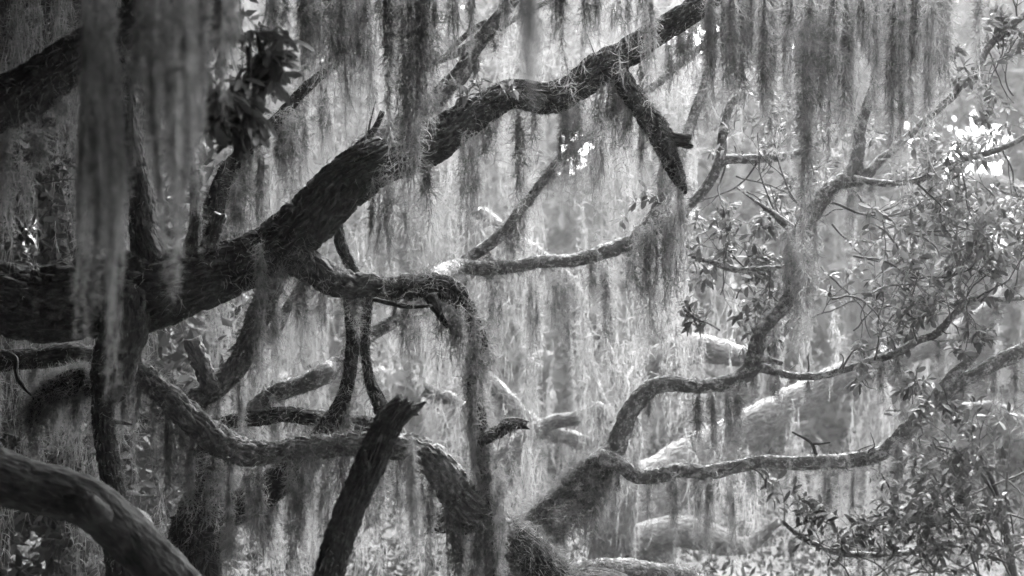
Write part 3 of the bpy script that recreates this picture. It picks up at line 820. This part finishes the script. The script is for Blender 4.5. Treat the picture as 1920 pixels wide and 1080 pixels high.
oak.limb("branch", [(1210, 440, 20), (1260, 420, 18), (1300, 378, 17)], 10.95, mat=M_BARK_L, segs=14, coat=500, coat_len=0.04)
oak.limb("branch", [(1180, 190, 10), (1225, 160, 16), (1262, 130, 15), (1300, 100, 14), (1340, 70, 12), (1400, 40, 10)], 12.0, mat=M_BARK_L, segs=12, coat=600, coat_len=0.04)

# ================================================================== far pale oaks
def far_oak(label, d, trunk, limbs, seed):
    x0, y0 = trunk[0][0], trunk[0][1]
    b = P(x0, y0, d)
    t = Tree("live_oak", (b[0], d, 0), label, "tree", "pale oaks standing in the haze")
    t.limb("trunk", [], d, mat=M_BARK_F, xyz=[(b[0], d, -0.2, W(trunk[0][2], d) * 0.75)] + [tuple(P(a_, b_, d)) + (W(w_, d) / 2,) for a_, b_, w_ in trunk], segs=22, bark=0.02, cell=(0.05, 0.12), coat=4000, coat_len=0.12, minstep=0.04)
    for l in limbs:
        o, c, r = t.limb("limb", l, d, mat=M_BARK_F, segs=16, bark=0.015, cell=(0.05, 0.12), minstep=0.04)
        t.coat(o, c, r, 1600, 0.12, 0.2, 0.005)
    return t

far_oak("leaning oak trunk coloured hazily pale under the long level limb", 16, [(1200, 960, 130), (1290, 862, 96), (1345, 832, 88), (1412, 798, 78), (1500, 752, 64), (1572, 712, 58), (1650, 680, 46), (1760, 640, 36), (1880, 560, 28), (1960, 450, 22)],
        [[(1560, 720, 40), (1620, 660, 30), (1650, 560, 26), (1700, 420, 22)], [(1640, 690, 34), (1760, 740, 28), (1810, 768, 26), (1862, 766, 26), (1930, 800, 24)]], 1)
far_oak("pale oak with a thick level limb broken off behind the S-curved branch", 15, [(1170, 1060, 56), (1172, 900, 50), (1184, 760, 50), (1222, 682, 54), (1290, 650, 58), (1340, 656, 50), (1385, 668, 36)],
        [[(1184, 770, 26), (1130, 640, 22), (1060, 520, 20), (930, 425, 26), (902, 398, 24)]], 2)
far_oak("pale oak behind with a lumpy limb along the lower centre", 15.5, [(1150, 1120, 90), (1152, 1030, 84), (1156, 960, 80), (1170, 900, 60), (1150, 820, 40), (1100, 700, 36), (1080, 500, 30)],
        [[(1150, 1040, 50), (1200, 1012, 54), (1275, 998, 62), (1335, 1008, 58), (1400, 1020, 30), (1455, 980, 18)], [(1160, 880, 40), (1090, 830, 30), (1000, 800, 34), (945, 745, 30), (900, 690, 22)]], 3)
far_oak("pale oak with a cut limb stub near the small bright gaps", 14.5, [(880, 1100, 60), (900, 960, 50), (950, 850, 40), (1030, 796, 28), (1090, 783, 28), (1120, 766, 30), (1147, 784, 20)],
        [[(930, 870, 30), (860, 760, 26), (800, 730, 24)]], 4)
far_oak("far pale oak with an arched mossy limb below the bright sky gap", 26, [(1640, 1000, 80), (1640, 760, 70), (1640, 560, 60), (1680, 420, 44), (1740, 386, 38), (1790, 362, 38), (1830, 345, 36), (1890, 352, 32), (1960, 380, 28)],
        [[(1660, 440, 40), (1600, 300, 34), (1560, 150, 26)]], 5)
far_oak("far upright oak between the snag and the mossy loop", 22, [(560, 1000, 40), (556, 800, 36), (566, 600, 32), (556, 400, 28), (570, 200, 26), (590, -50, 20)],
        [[(566, 600, 20), (660, 500, 18), (740, 420, 14)]], 6)
far_oak("dim oak trunk in the dark gap at lower left", 14, [(130, 1080, 90), (128, 900, 84), (120, 700, 76), (110, 500, 70), (90, 300, 60), (60, 50, 50)],
        [[(120, 980, 40), (60, 960, 30), (-40, 930, 30)], [(115, 600, 40), (200, 420, 30), (300, 300, 26)]], 7)
far_oak("thin far oak glimpsed through the gap left of the mossy stem", 20, [(300, 1000, 24), (296, 900, 22), (318, 860, 20), (326, 820, 18), (312, 760, 16), (330, 600, 14)],
        [[(296, 900, 12), (280, 870, 9), (270, 850, 7)]], 8)

# ================================================================== leafy sprays
leafy_branch(oak, [(405, -40, 6.4, 0.05, -1.0, 0.0, 170, 5), (420, 70, 6.3, -0.2, -1.0, 0.0, 130, 4), (430, 80, 6.4, 0.25, -1.0, 0, 120, 3), (415, 130, 6.4, -0.1, -1.0, 0, 90, 3), (450, -30, 6.5, 0.15, -1.0, 0, 160, 4), (470, 90, 6.4, 0.1, -1.0, 0, 110, 3), (500, 0, 6.5, 0.1, -1.0, 0, 130, 3), (485, 150, 6.4, -0.1, -1.0, 0, 90, 3)], 58, 6.4, 21, "d", depth=2, droop=0.2, name="leafy_twig", leafy=0.9)
leafy_branch(oak, [(905, 190, 8.85, 0.1, 1.0, -0.3, 42, 3), (890, 195, 8.85, -0.6, 0.7, -0.3, 45, 3), (920, 188, 8.85, 0.9, 0.6, -0.4, 40, 3)], 26, 8.85, 22, depth=1, name="epiphyte_sprig")
leafy_branch(oak, [(60, 350, 9.5, 0.4, 0.2, 0, 120, 3), (100, 380, 9.5, -0.3, -0.5, 0, 100, 3), (20, 150, 9.0, 0.2, -0.2, 0, 70, 3)], 26, 9.5, 23, "d", depth=2)
R_SEEDS = [(1590, 340, 10.7, 0.5, -0.9, -0.1, 260, 4.5), (1640, 420, 10.7, 0.9, -0.6, -0.1, 260, 4), (1560, 380, 10.6, 0.8, -0.5, -0.2, 240, 4), (1715, 340, 10.5, 0.5, -0.9, -0.2, 200, 4),
           (1800, 300, 10.5, 0.3, -0.9, 0.0, 160, 3.5), (1880, 275, 10.5, 0.2, -0.8, 0.1, 160, 3.5), (1660, 345, 10.5, 0.6, 0.4, -0.1, 160, 3.5), (1500, 430, 10.6, -0.8, 0.2, -0.2, 220, 4), (1520, 400, 10.5, -0.8, 0.7, -0.2, 200, 4),
           (1420, 300, 10.9, -0.3, -0.9, -0.1, 180, 3.5), (1360, 310, 10.9, 0.2, -0.9, -0.1, 190, 3.5), (1400, 505, 10.8, -0.4, 0.6, -0.1, 120, 3.5), (1440, 500, 10.8, 0.2, -0.6, -0.2, 120, 3.5), (1720, 640, 10.5, -0.2, 0.9, -0.1, 160, 3.5),
           (1780, 600, 10.5, 0.1, 0.9, 0.1, 170, 3.5), (1832, 560, 10.5, 0.6, 0.6, 0.0, 150, 3.5), (1640, 676, 10.5, 0.4, 0.9, -0.1, 180, 3.5), (1900, 558, 10.5, 0.0, 0.9, 0, 140, 3), (1580, 690, 10.5, 0.2, 0.9, -0.2, 160, 3.5), (1810, 570, 10.4, 0.3, -0.8, 0, 110, 3),
           (1560, 560, 10.9, 0.9, 0.1, -0.2, 200, 4), (1600, 480, 10.8, 0.9, -0.2, -0.2, 220, 4), (1700, 520, 10.8, 0.9, 0.0, -0.2, 200, 4), (1380, 330, 10.8, 0.9, -0.6, 0, 150, 3),
           (1850, 90, 10.6, 0.3, -0.6, 0, 120, 3), (1830, 130, 10.6, 0.8, 0.4, 0, 120, 3), (1880, 60, 10.6, 0.1, -0.9, 0, 150, 3), (1800, 160, 10.6, -0.2, 0.9, 0, 110, 3), (1910, 40, 10.6, 0.1, 0.6, 0, 100, 3), (1900, 180, 10.7, -0.3, 0.5, 0, 120, 3),
           (1640, 400, 10.9, 0.6, -0.3, -0.1, 180, 3.5), (1700, 440, 10.9, 0.8, 0.2, -0.1, 190, 3.5), (1780, 480, 10.9, 0.8, 0.2, 0, 170, 3.5), (1620, 560, 10.9, 0.7, 0.5, -0.1, 190, 3.5), (1690, 590, 10.8, 0.7, 0.3, -0.1, 170, 3.5), (1840, 500, 10.8, 0.6, 0.4, 0, 150, 3.5),
           (1560, 420, 11.2, 0.6, -0.8, 0, 190, 3.5), (1540, 500, 11.2, 0.5, -0.6, 0, 170, 3.5), (1390, 420, 11.2, -0.4, -0.6, 0, 150, 3.5), (1430, 250, 11.2, 0.6, 0.1, 0, 150, 3), (1620, 240, 10.9, 0.7, -0.1, 0, 160, 3), (1730, 250, 10.9, 0.4, -0.6, 0, 150, 3), (1900, 420, 11.0, -0.3, 0.4, 0, 150, 3), (1760, 360, 11.0, 0.2, -0.8, 0, 150, 3),
           (1600, 400, 11.3, 0.7, -0.2, 0, 180, 3), (1660, 470, 11.3, 0.8, 0.1, 0, 180, 3), (1740, 430, 11.3, 0.8, 0.2, 0, 170, 3), (1760, 540, 11.3, 0.7, 0.2, 0, 170, 3), (1850, 450, 11.3, 0.5, 0.1, 0, 150, 3), (1600, 620, 11.2, 0.6, 0.4, 0, 170, 3), (1520, 600, 11.2, 0.4, 0.5, 0, 150, 3), (1860, 360, 11.2, -0.4, -0.5, 0, 150, 3), (1680, 320, 11.2, 0.4, -0.4, 0, 150, 3), (1560, 300, 11.2, -0.6, -0.2, 0, 150, 3), (1460, 360, 11.2, -0.5, -0.4, 0, 150, 3),
           (1340, 440, 11.3, 0.6, -0.3, 0, 130, 2.5), (1400, 360, 11.3, 0.7, -0.3, 0, 130, 2.5), (1450, 440, 11.3, -0.5, 0.1, 0, 130, 2.5), (1380, 560, 11.3, 0.3, 0.7, 0, 110, 2.5), (1430, 320, 11.3, 0.2, 0.6, 0, 120, 2.5),
           (1350, 620, 10.8, -0.6, 0.3, 0, 80, 3), (1720, 690, 10.4, -0.2, -0.7, 0, 80, 3), (1770, 730, 10.2, 0.2, -0.5, 0, 60, 2.5)]
leafy_branch(slim, R_SEEDS, 26, 10.6, 24, "n", depth=2, cap=300, leafy=1.25)

b7 = P(1960, 1500, 8.2)
shrub = Tree("shrub", (b7[0], 8.2, 0), "dark glossy leafy shrub filling the bottom right corner", "shrub")
shrub.limb("stem", [], 8.2, xyz=[(b7[0], 8.2, -0.1, 0.05), tuple(P(1945, 1250, 8.2)) + (0.035,), tuple(P(1900, 1080, 8.2)) + (0.02,), tuple(P(1880, 960, 8.2)) + (0.014,), tuple(P(1850, 880, 8.2)) + (0.010,), tuple(P(1800, 860, 8.2)) + (0.008,), tuple(P(1745, 835, 8.2)) + (0.004,)], mat=M_TWIG, segs=10, bark=0.001, end='tip')
shrub.limb("branch", [(1930, 1120, 22), (1850, 1010, 11), (1780, 1018, 12), (1700, 1036, 12), (1612, 1040, 13), (1560, 1034, 12), (1502, 1006, 11), (1468, 978, 8)], 8.3, mat=M_BARK_L, segs=10, bark=0.001, coat=700, coat_len=0.05, host="bottomright", hang=(5, (30, 80), (20, 40)))
shrub.limb("branch", [(1560, 1060, 12), (1606, 1014, 11), (1665, 970, 12), (1706, 951, 12), (1756, 941, 11), (1786, 918, 10), (1822, 888, 8)], 8.8, mat=M_BARK_L, segs=10, bark=0.001, coat=200, coat_len=0.03)
shrub.limb("twig", [(1665, 968, 6), (1672, 940, 5), (1668, 915, 4), (1652, 888, 3)], 8.8, segs=6, end='tip')
shrub.limb("twig", [(1880, 960, 6), (1845, 895, 6), (1800, 850, 5), (1745, 833, 3)], 8.15, segs=6, end='tip')
S_SEEDS = [(1850, 880, 8.1, -0.2, 1.0, 0, 130, 2.5), (1800, 855, 8.1, -0.5, 0.9, 0, 90, 2.5), (1890, 900, 8.1, 0.1, 1.0, 0, 150, 2.5), (1900, 1000, 8.1, -0.1, 1.0, -0.1, 140, 3.5),
           (1900, 1060, 8.0, -0.8, 0.5, -0.1, 200, 4), (1850, 1020, 8.1, -0.5, 0.5, 0, 140, 4), (1780, 1020, 8.1, -0.2, 0.6, -0.2, 90, 3.5), (1720, 1035, 8.1, 0.1, 0.7, -0.2, 80, 3.5), (1660, 1040, 8.2, -0.1, 0.7, -0.2, 70, 3), (1610, 1040, 8.2, -0.3, 0.7, -0.2, 70, 3),
           (1470, 980, 8.3, 0.1, 1.0, 0, 90, 2), (1500, 1005, 8.3, 0.4, 0.8, 0, 80, 2), (1700, 1080, 8.0, 0.5, 0.1, -0.2, 140, 3.5), (1800, 1070, 8.0, 0.3, 0.3, -0.2, 140, 3.5), (1640, 1080, 8.0, 0.3, 0.2, -0.2, 110, 3),
           (1900, 1090, 7.9, -0.2, 0.5, -0.2, 130, 3.5), (1750, 1085, 7.9, 0.1, 0.5, -0.2, 100, 3.5), (1850, 1085, 7.9, -0.4, 0.3, -0.2, 130, 3.5), (1930, 940, 8.1, -0.3, 0.6, 0, 120, 3),
           (1820, 1000, 8.1, 0.1, 0.8, 0, 90, 3), (1880, 1040, 8.0, 0.2, 0.8, 0, 110, 3)]
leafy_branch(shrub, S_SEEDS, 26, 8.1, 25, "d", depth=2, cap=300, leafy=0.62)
leafy_branch(shrub, [(1930, 1060, 8.0, -0.9, 0.5, 0, 260, 4), (1900, 1090, 8.1, -0.6, 0.8, 0, 260, 4), (1840, 1095, 8.0, -0.5, 0.9, 0, 220, 4), (1760, 1095, 8.1, -0.4, 0.7, 0, 180, 3.5), (1940, 980, 8.2, -0.8, 0.2, 0, 240, 4), (1680, 1095, 8.1, -0.5, 0.6, 0, 170, 3.5), (1930, 880, 8.2, -0.7, -0.4, 0, 220, 4), (1600, 1095, 8.2, -0.3, 0.6, 0, 140, 3)],
             26, 8.1, 31, "d", depth=3, cap=300, name="twig_tangle", leafy=0.4)

# ================================================================== hand-placed festoons
D1, D2 = 8.25, 8.2
for x, y0, y1, w in ((590, -60, 190, 60), (640, -60, 250, 70), (682, -60, 260, 66), (768, -60, 420, 84), (750, -60, 570, 56), (782, -60, 300, 60), (800, -60, 210, 56), (838, -60, 140, 46), (720, -60, 180, 50), (520, -60, 110, 40), (560, -60, 150, 50),
                     (880, -60, 120, 36), (1060, -60, 190, 24), (1092, -60, 120, 44), (1035, -60, 100, 40), (1205, -60, 190, 46), (1165, -60, 140, 40), (1128, -60, 90, 40), (940, -60, 90, 36), (985, -60, 120, 34)):
    festoon("overhead", x, y0, y1, w * 0.8, D1)
for x, y0, y1, w in ((1290, 20, 150, 44), (1325, -60, 190, 56), (1358, -60, 170, 50), (1392, -60, 240, 60), (1425, -60, 280, 60), (1452, -60, 330, 54), (1480, -60, 360, 58), (1496, -60, 660, 50), (1522, -60, 300, 58), (1552, -60, 350, 60), (1585, -60, 300, 58), (1612, -60, 260, 60), (1645, -60, 290, 66),
                     (1680, -60, 330, 64), (1700, 60, 420, 44), (1728, -60, 280, 60), (1758, -60, 230, 50), (1785, -60, 190, 40), (1832, -60, 170, 22), (1405, -60, 180, 50), (1540, -60, 200, 60), (1600, -60, 180, 60), (1665, -60, 200, 60), (1440, -60, 190, 50), (1710, -60, 190, 60)):
    festoon("curtain", x, y0, y1, w * 0.72, 9.6 + 0.45 * math.sin(x * 1.7))
for h, x, y0, y1, w, d in (("main", 722, 300, 565, 56, 8.5), ("main", 880, 235, 475, 48, 8.7), ("main", 805, 280, 430, 42, 8.7), ("main", 490, 440, 700, 30, 8.4), ("main", 1075, 180, 400, 50, 9.1), ("main", 1100, 170, 470, 48, 9.3),
                           ("behind", 1212, 400, 670, 62, 10.8), ("behind", 1248, 370, 650, 60, 10.8), ("behind", 1278, 340, 630, 36, 10.8), ("behind", 1065, 490, 690, 27, 11.2), ("behind", 1000, 495, 720, 38, 11.2), ("behind", 930, 495, 720, 30, 11.2), ("behind", 1130, 470, 700, 33, 11.2),
                           ("droop", 866, 560, 720, 36, 8.6), ("droop", 886, 575, 850, 34, 8.7), ("droop", 902, 600, 770, 44, 8.8), ("droop", 896, 700, 900, 26, 8.6), ("droop", 918, 780, 1090, 28, 8.7), ("droop", 936, 850, 1130, 22, 8.6), ("droop", 906, 860, 1040, 20, 8.7), ("droop", 842, 560, 680, 26, 8.6), ("droop", 950, 805, 960, 18, 8.8),
                           ("leafing", 545, 190, 400, 62, 9.2), ("leafing", 490, 260, 480, 26, 9.1), ("leafing", 440, 330, 480, 36, 8.9),
                           ("fork", 1333, 725, 890, 24, 10.5), ("fork", 1360, 722, 870, 20, 10.5), ("fork", 1383, 712, 880, 16, 10.5), ("fork", 1300, 730, 850, 20, 10.5), ("long", 1332, 885, 1080, 22, 10.4), ("long", 1552, 870, 1010, 20, 10.4), ("long", 1680, 815, 950, 34, 10.3), ("long", 1262, 880, 1060, 18, 10.4),
                           ("fork", 1505, 440, 650, 60, 10.4), ("fork", 1485, 420, 560, 44, 10.3),
                           ("snagside", 768, 800, 1080, 30, 7.4), ("corner", 20, 280, 480, 60, 7.6), ("corner", 60, 230, 340, 50, 7.5),
                           ("trunkmoss", 1060, 930, 1010, 90, 10.5), ("trunkmoss", 1100, 890, 1030, 70, 10.5), ("trunkmoss", 1130, 870, 980, 60, 10.5), ("trunkmoss", 1030, 970, 1040, 60, 10.6)):
    festoon(h, x, y0, y1, w, d)
for i_, x in enumerate(range(1335, 1790, 24)):
    festoon("curtain", x + 8 * math.sin(i_ * 2.3), -60, 210 + 70 * math.sin(i_ * 1.9) + 40 * math.sin(i_ * 4.1), 30 + 8 * math.sin(i_ * 3.3), 9.2 + 0.3 * math.sin(i_ * 2.9))
for i_, x in enumerate((505, 575, 612, 660, 702, 735, 640)):
    festoon("overhead", x, -60, 130 + 90 * math.sin(i_ * 2.1 + 1) ** 2, 40, 8.6)
# near ropes, out of focus
for x, y0, y1, w, d in ((164, -60, 640, 26, 5.00), (178, -60, 700, 30, 5.10), (198, -60, 780, 30, 5.00), (214, -60, 710, 26, 5.10), (188, -60, 560, 40, 5.15), (210, 200, 740, 26, 4.95), (172, 150, 640, 28, 4.90),
                        (268, -60, 360, 34, 5.10), (290, -60, 560, 34, 5.00), (310, -60, 470, 36, 5.10), (336, -60, 560, 32, 5.00), (354, -60, 470, 32, 5.10), (380, -60, 300, 36, 5.20), (408, -60, 210, 36, 5.30), (432, -60, 140, 32, 5.40), (300, -60, 430, 44, 5.20), (328, 60, 540, 32, 4.90), (345, -60, 400, 44, 5.25)):
    festoon("near", x, y0, y1, w, d)
festoon("nearthin", 1008, -60, 215, 42, 2.6)

HOSTS = {"main": "under the thick furrowed limb", "hook": "on the hooked broken branch", "droop": "on the drooping mossy fork", "rear": "on the branch behind the furrowed limb", "leafing": "on the slanting branch by the dark leaves",
         "corner": "under the top left corner limb", "leftlow": "on the low branch at left edge", "mound": "under the bushy mossy arch", "snake": "under the low snaking limb", "prop": "on the branch joining both limbs", "prop2": "on the mossy lower left stem",
         "lower": "on the lowest left branch", "second": "on the branch behind the snaking limb", "loop": "on the narrow mossy loop", "fork": "on the S-curved lichen limb", "thin": "under the thin rightmost forked branch", "long": "under the long level right limb", "rightup": "on the twig by the sky gap",
         "behind": "on the rear branch in the centre", "mossy rise": "on the thin rising mossy branch", "overhead": "from above the top edge centre", "curtain": "in the top right moss curtain", "snagside": "beside the broken snag", "trunkmoss": "on the leaning mossy trunk",
         "bottomright": "under the bottom right leafy branch", "near": "in the blurred near group top left", "nearthin": "at top centre"}
ORD = ["first", "second", "third", "fourth", "fifth", "sixth", "seventh", "eighth", "ninth", "tenth", "eleventh", "twelfth", "thirteenth", "fourteenth", "fifteenth", "sixteenth", "seventeenth", "eighteenth", "nineteenth", "twentieth"]
ORD += ["twenty-" + o for o in ORD[:9]] + ["thirtieth"] + ["thirty-" + o for o in ORD[:9]] + ["fortieth"] + ["forty-" + o for o in ORD[:9]] + ["fiftieth"]
by_host = {}
for f in FEST:
    by_host.setdefault(f[0], []).append(f)
rs = random.Random(5)
for h, lst in by_host.items():
    lst.sort(key=lambda f: f[1])
    for i, (hh, x, y0, y1, w, d) in enumerate(lst):
        Lm, Wm = W(y1 - y0, d), W(w, d)
        k_ = 0.45 if h in ("near", "nearthin") else 1.0
        best = sorted(PROTO, key=lambda p: abs(math.log(p[0] * k_ / Lm)) + 0.8 * abs(math.log(p[1] * k_ / Wm)) + rs.uniform(0, 0.45))[0]
        ln = y1 - y0
        size = "short" if ln < 120 else ("long" if ln > 260 else "hanging")
        fat = "thin" if w < 22 else ("thick" if w > 48 else "ragged")
        if h == "nearthin":
            lab = "lone blurred pale moss wisp hanging at top centre close to the viewer"
        elif len(lst) == 1:
            lab = f"{size} {fat} moss festoon {HOSTS[h]}"
        else:
            lab = f"{size} {fat} moss festoon, {ORD[i]} from the left {HOSTS[h]}"
        o = link("moss_festoon", best[2], label=lab, cat="spanish moss", group="festoons of spanish moss")
        o.location = P(x, y0, d)
        o.rotation_euler = (rs.uniform(-.03, .03), rs.uniform(-.03, .03), rs.uniform(0, 6.28))
        s = Wm / best[1]
        s = min(max(s, 0.3), 2.0)
        o.scale = (s, s, Lm / best[0])

# ================================================================== masses behind
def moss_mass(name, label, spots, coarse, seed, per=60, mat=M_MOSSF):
    """spots: (x,y,z,L,W)"""
    rg = np.random.default_rng(seed)
    R, Dd, Ls, Wd, Cu = [], [], [], [], []
    for x, y, z, L_, W_ in spots:
        r0, d0, l0, w0, c0 = festoon_fil(rg, L_, W_, per, coarse, 0.5); Cu.append(c0)
        R.append(r0 + np.array([x, y, z])); Dd.append(d0); Ls.append(l0); Wd.append(w0)
    V, F = filaments(np.vstack(R), np.vstack(Dd), np.concatenate(Ls), np.concatenate(Wd), curl=np.concatenate(Cu), grav=0.12, K=3, rng=rg)
    link(name, mesh_np(name, V, [F], mat), kind="stuff", label=label, cat="moss curtain")
    return len(F)


SKY_GAPS = [(1840, 290, 90), (70, 430, 35), (55, 1030, 26), (310, 790, 30), (1075, 290, 34)]


def spots_in(rg, n, x0, x1, y0, y1, d0, d1, l0, l1, w0, w1, keep=None):
    out = []
    while len(out) < n:
        px, py, d = rg.uniform(x0, x1), rg.uniform(y0, y1), rg.uniform(d0, d1)
        if keep and not keep(px, py): continue
        p = P(px, py, d)
        L_ = rg.uniform(l0, l1)
        lp = L_ / W(1, d); wp = 30
        if any(abs(px - gx_) < gr_ * 0.7 + wp and py < gy_ + gr_ * 0.8 and py + lp > gy_ - gr_ * 0.8 for gx_, gy_, gr_ in SKY_GAPS): continue
        out.append((p[0], p[1], p[2], min(L_, p[2] - 0.05) if p[2] > 0.3 else 0.25, rg.uniform(w0, w1)))
    return out


rg = np.random.default_rng(77)
nt = 0
nt += moss_mass("hanging_moss", "mid-distance curtain of grey moss behind the dark limbs", spots_in(rg, 130, 400, 1310, -200, 620, 11.8, 15.5, 1.0, 2.6, 0.06, 0.2), 1.35, 1, 42)
nt += moss_mass("hanging_moss", "moss curtain coloured darker for the deep shade at left", spots_in(rg, 150, -120, 300, -150, 950, 9.8, 13, 0.4, 1.3, 0.06, 0.2), 1.3, 2, 42, M_MOSSC)  # darker moss colour used here to deepen the shade
nt += moss_mass("hanging_moss", "far curtain of moss coloured pale as if fading into haze", spots_in(rg, 260, -100, 2020, -250, 800, 21, 32, 0.9, 2.6, 0.12, 0.4), 2.6, 3, 42)
nt += moss_mass("hanging_moss", "thin pale moss curtain behind the leafy right branches", spots_in(rg, 34, 1250, 1960, 300, 1000, 12.5, 16, 0.5, 1.3, 0.05, 0.14), 1.3, 4, 42)

nt += moss_mass("hanging_moss", "low pale moss hanging over the forest floor at centre right", spots_in(rg, 120, 420, 1800, 560, 960, 16.8, 20, 0.5, 1.3, 0.08, 0.25), 1.9, 5, 36)
nt += moss_mass("hanging_moss", "moss strands hanging low behind the broken snag", spots_in(rg, 60, 440, 1010, 800, 980, 12.2, 15, 0.35, 0.9, 0.06, 0.18), 1.4, 6, 40)
# shaded thicket at left
nC = 330
yy = rg.uniform(12.5, 17, nC)
xx = (rg.uniform(-140, 330, nC) - 960) / 960 * T * yy
cen = np.column_stack([xx, yy, rg.uniform(0.2, 6.5, nC)])
THICKET = (cen, np.tile([0.4, 0.4, 0.35], (nC, 1)))

# far wood: foliage of the forest edge
GAPS = [((1830, 290), 110), ((1700, 250), 45), ((1080, 280), 60), ((70, 440), 60), ((60, 1030), 45), ((310, 770), 40), ((310, 890), 40), ((1890, 420), 70), ((700, 580), 25), ((1010, 660), 40), ((1300, 60), 60), ((960, 760), 40), ((1180, 700), 30), ((390, 200), 50)]


def gap_keep(pos):
    k = T * pos[:, 1] / 960
    px = 960 + pos[:, 0] / k; py = 540 - (pos[:, 2] - CZ) / k
    ok = np.ones(len(pos), bool)
    for (gx_, gy_), gr in GAPS:
        rr = np.hypot(px - gx_, py - gy_) / gr
        ok &= ~((rr < 1.0) & (rg.random(len(pos)) > rr ** 3 * 0.9 + 0.04))
    return ok


V, F = leaf_scatter(rg, THICKET[0], THICKET[1], 95, 0.15, gap_keep)
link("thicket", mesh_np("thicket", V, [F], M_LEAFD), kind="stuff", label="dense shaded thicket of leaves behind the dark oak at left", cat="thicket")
nC = 900
yy = rg.uniform(28, 46, nC)
cen = np.column_stack([rg.uniform(-0.36, 0.36, nC) * yy, yy, rg.uniform(0.2, 12.5, nC)])
V, F = leaf_scatter(rg, cen, np.tile([1.1, 1.0, 0.7], (nC, 1)), 110, 0.36, gap_keep)
link("far_wood", mesh_np("far_wood", V, [F], M_LEAFF), kind="stuff", label="mass of far forest foliage coloured pale like haze behind everything", cat="forest")
nC = 520
yy = rg.uniform(50, 60, nC)
cen = np.column_stack([rg.uniform(-0.36, 0.36, nC) * yy, yy, rg.uniform(0.2, 15.0, nC)])
sides = np.vstack([np.column_stack([rg.uniform(11.5, 17, 420), rg.uniform(3, 47, 420), rg.uniform(0.2, 10, 420)]), np.column_stack([rg.uniform(-18, -12.5, 420), rg.uniform(8, 47, 420), rg.uniform(0.2, 10, 420)])])  # foliage walls out of view on both sides, added to cut side light
sides = sides[np.abs(sides[:, 0]) > 0.30 * sides[:, 1] + 1.5]
cen = np.vstack([cen, sides]); nC = len(cen)
V, F = leaf_scatter(rg, cen, np.tile([1.5, 1.2, 0.9], (nC, 1)), 110, 0.75, gap_keep)
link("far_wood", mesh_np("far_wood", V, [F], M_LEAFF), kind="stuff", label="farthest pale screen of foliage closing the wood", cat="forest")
nC = 420
yy = rg.uniform(13, 30, nC)
cen = np.column_stack([rg.uniform(-0.33, 0.33, nC) * yy, yy, rg.uniform(0.05, 0.4, nC)])
V, F = leaf_scatter(rg, cen, np.tile([0.5, 0.5, 0.2], (nC, 1)), 90, 0.10)
link("undergrowth", mesh_np("undergrowth", V, [F], M_LEAFD), kind="stuff", label="low leafy undergrowth covering the forest floor", cat="undergrowth")

# ================================================================== haze
hx0, hx1, hy0, hy1, hz0, hz1 = -46, 46, -15, 79, -1.3, 19.0
hv = np.array([(x, y, z) for z in (hz0, hz1) for y in (hy0, hy1) for x in (hx0, hx1)])
hf = np.array([(0, 2, 3, 1), (4, 5, 7, 6), (0, 1, 5, 4), (2, 6, 7, 3), (0, 4, 6, 2), (1, 3, 7, 5)])
hm, hnt = new_mat("haze")
pv = hnt.nodes.new("ShaderNodeVolumePrincipled")
pv.inputs['Color'].default_value = (0.95, 0.95, 0.95, 1)
pv.inputs['Density'].default_value = 0.0008
pv.inputs['Anisotropy'].default_value = 0.45
ho = hnt.nodes.new("ShaderNodeOutputMaterial")
hnt.links.new(pv.outputs[0], ho.inputs['Volume'])
link("haze", mesh_np("haze", hv, [hf], hm), kind="stuff", label="pale even haze filling the air of the wood", cat="haze")
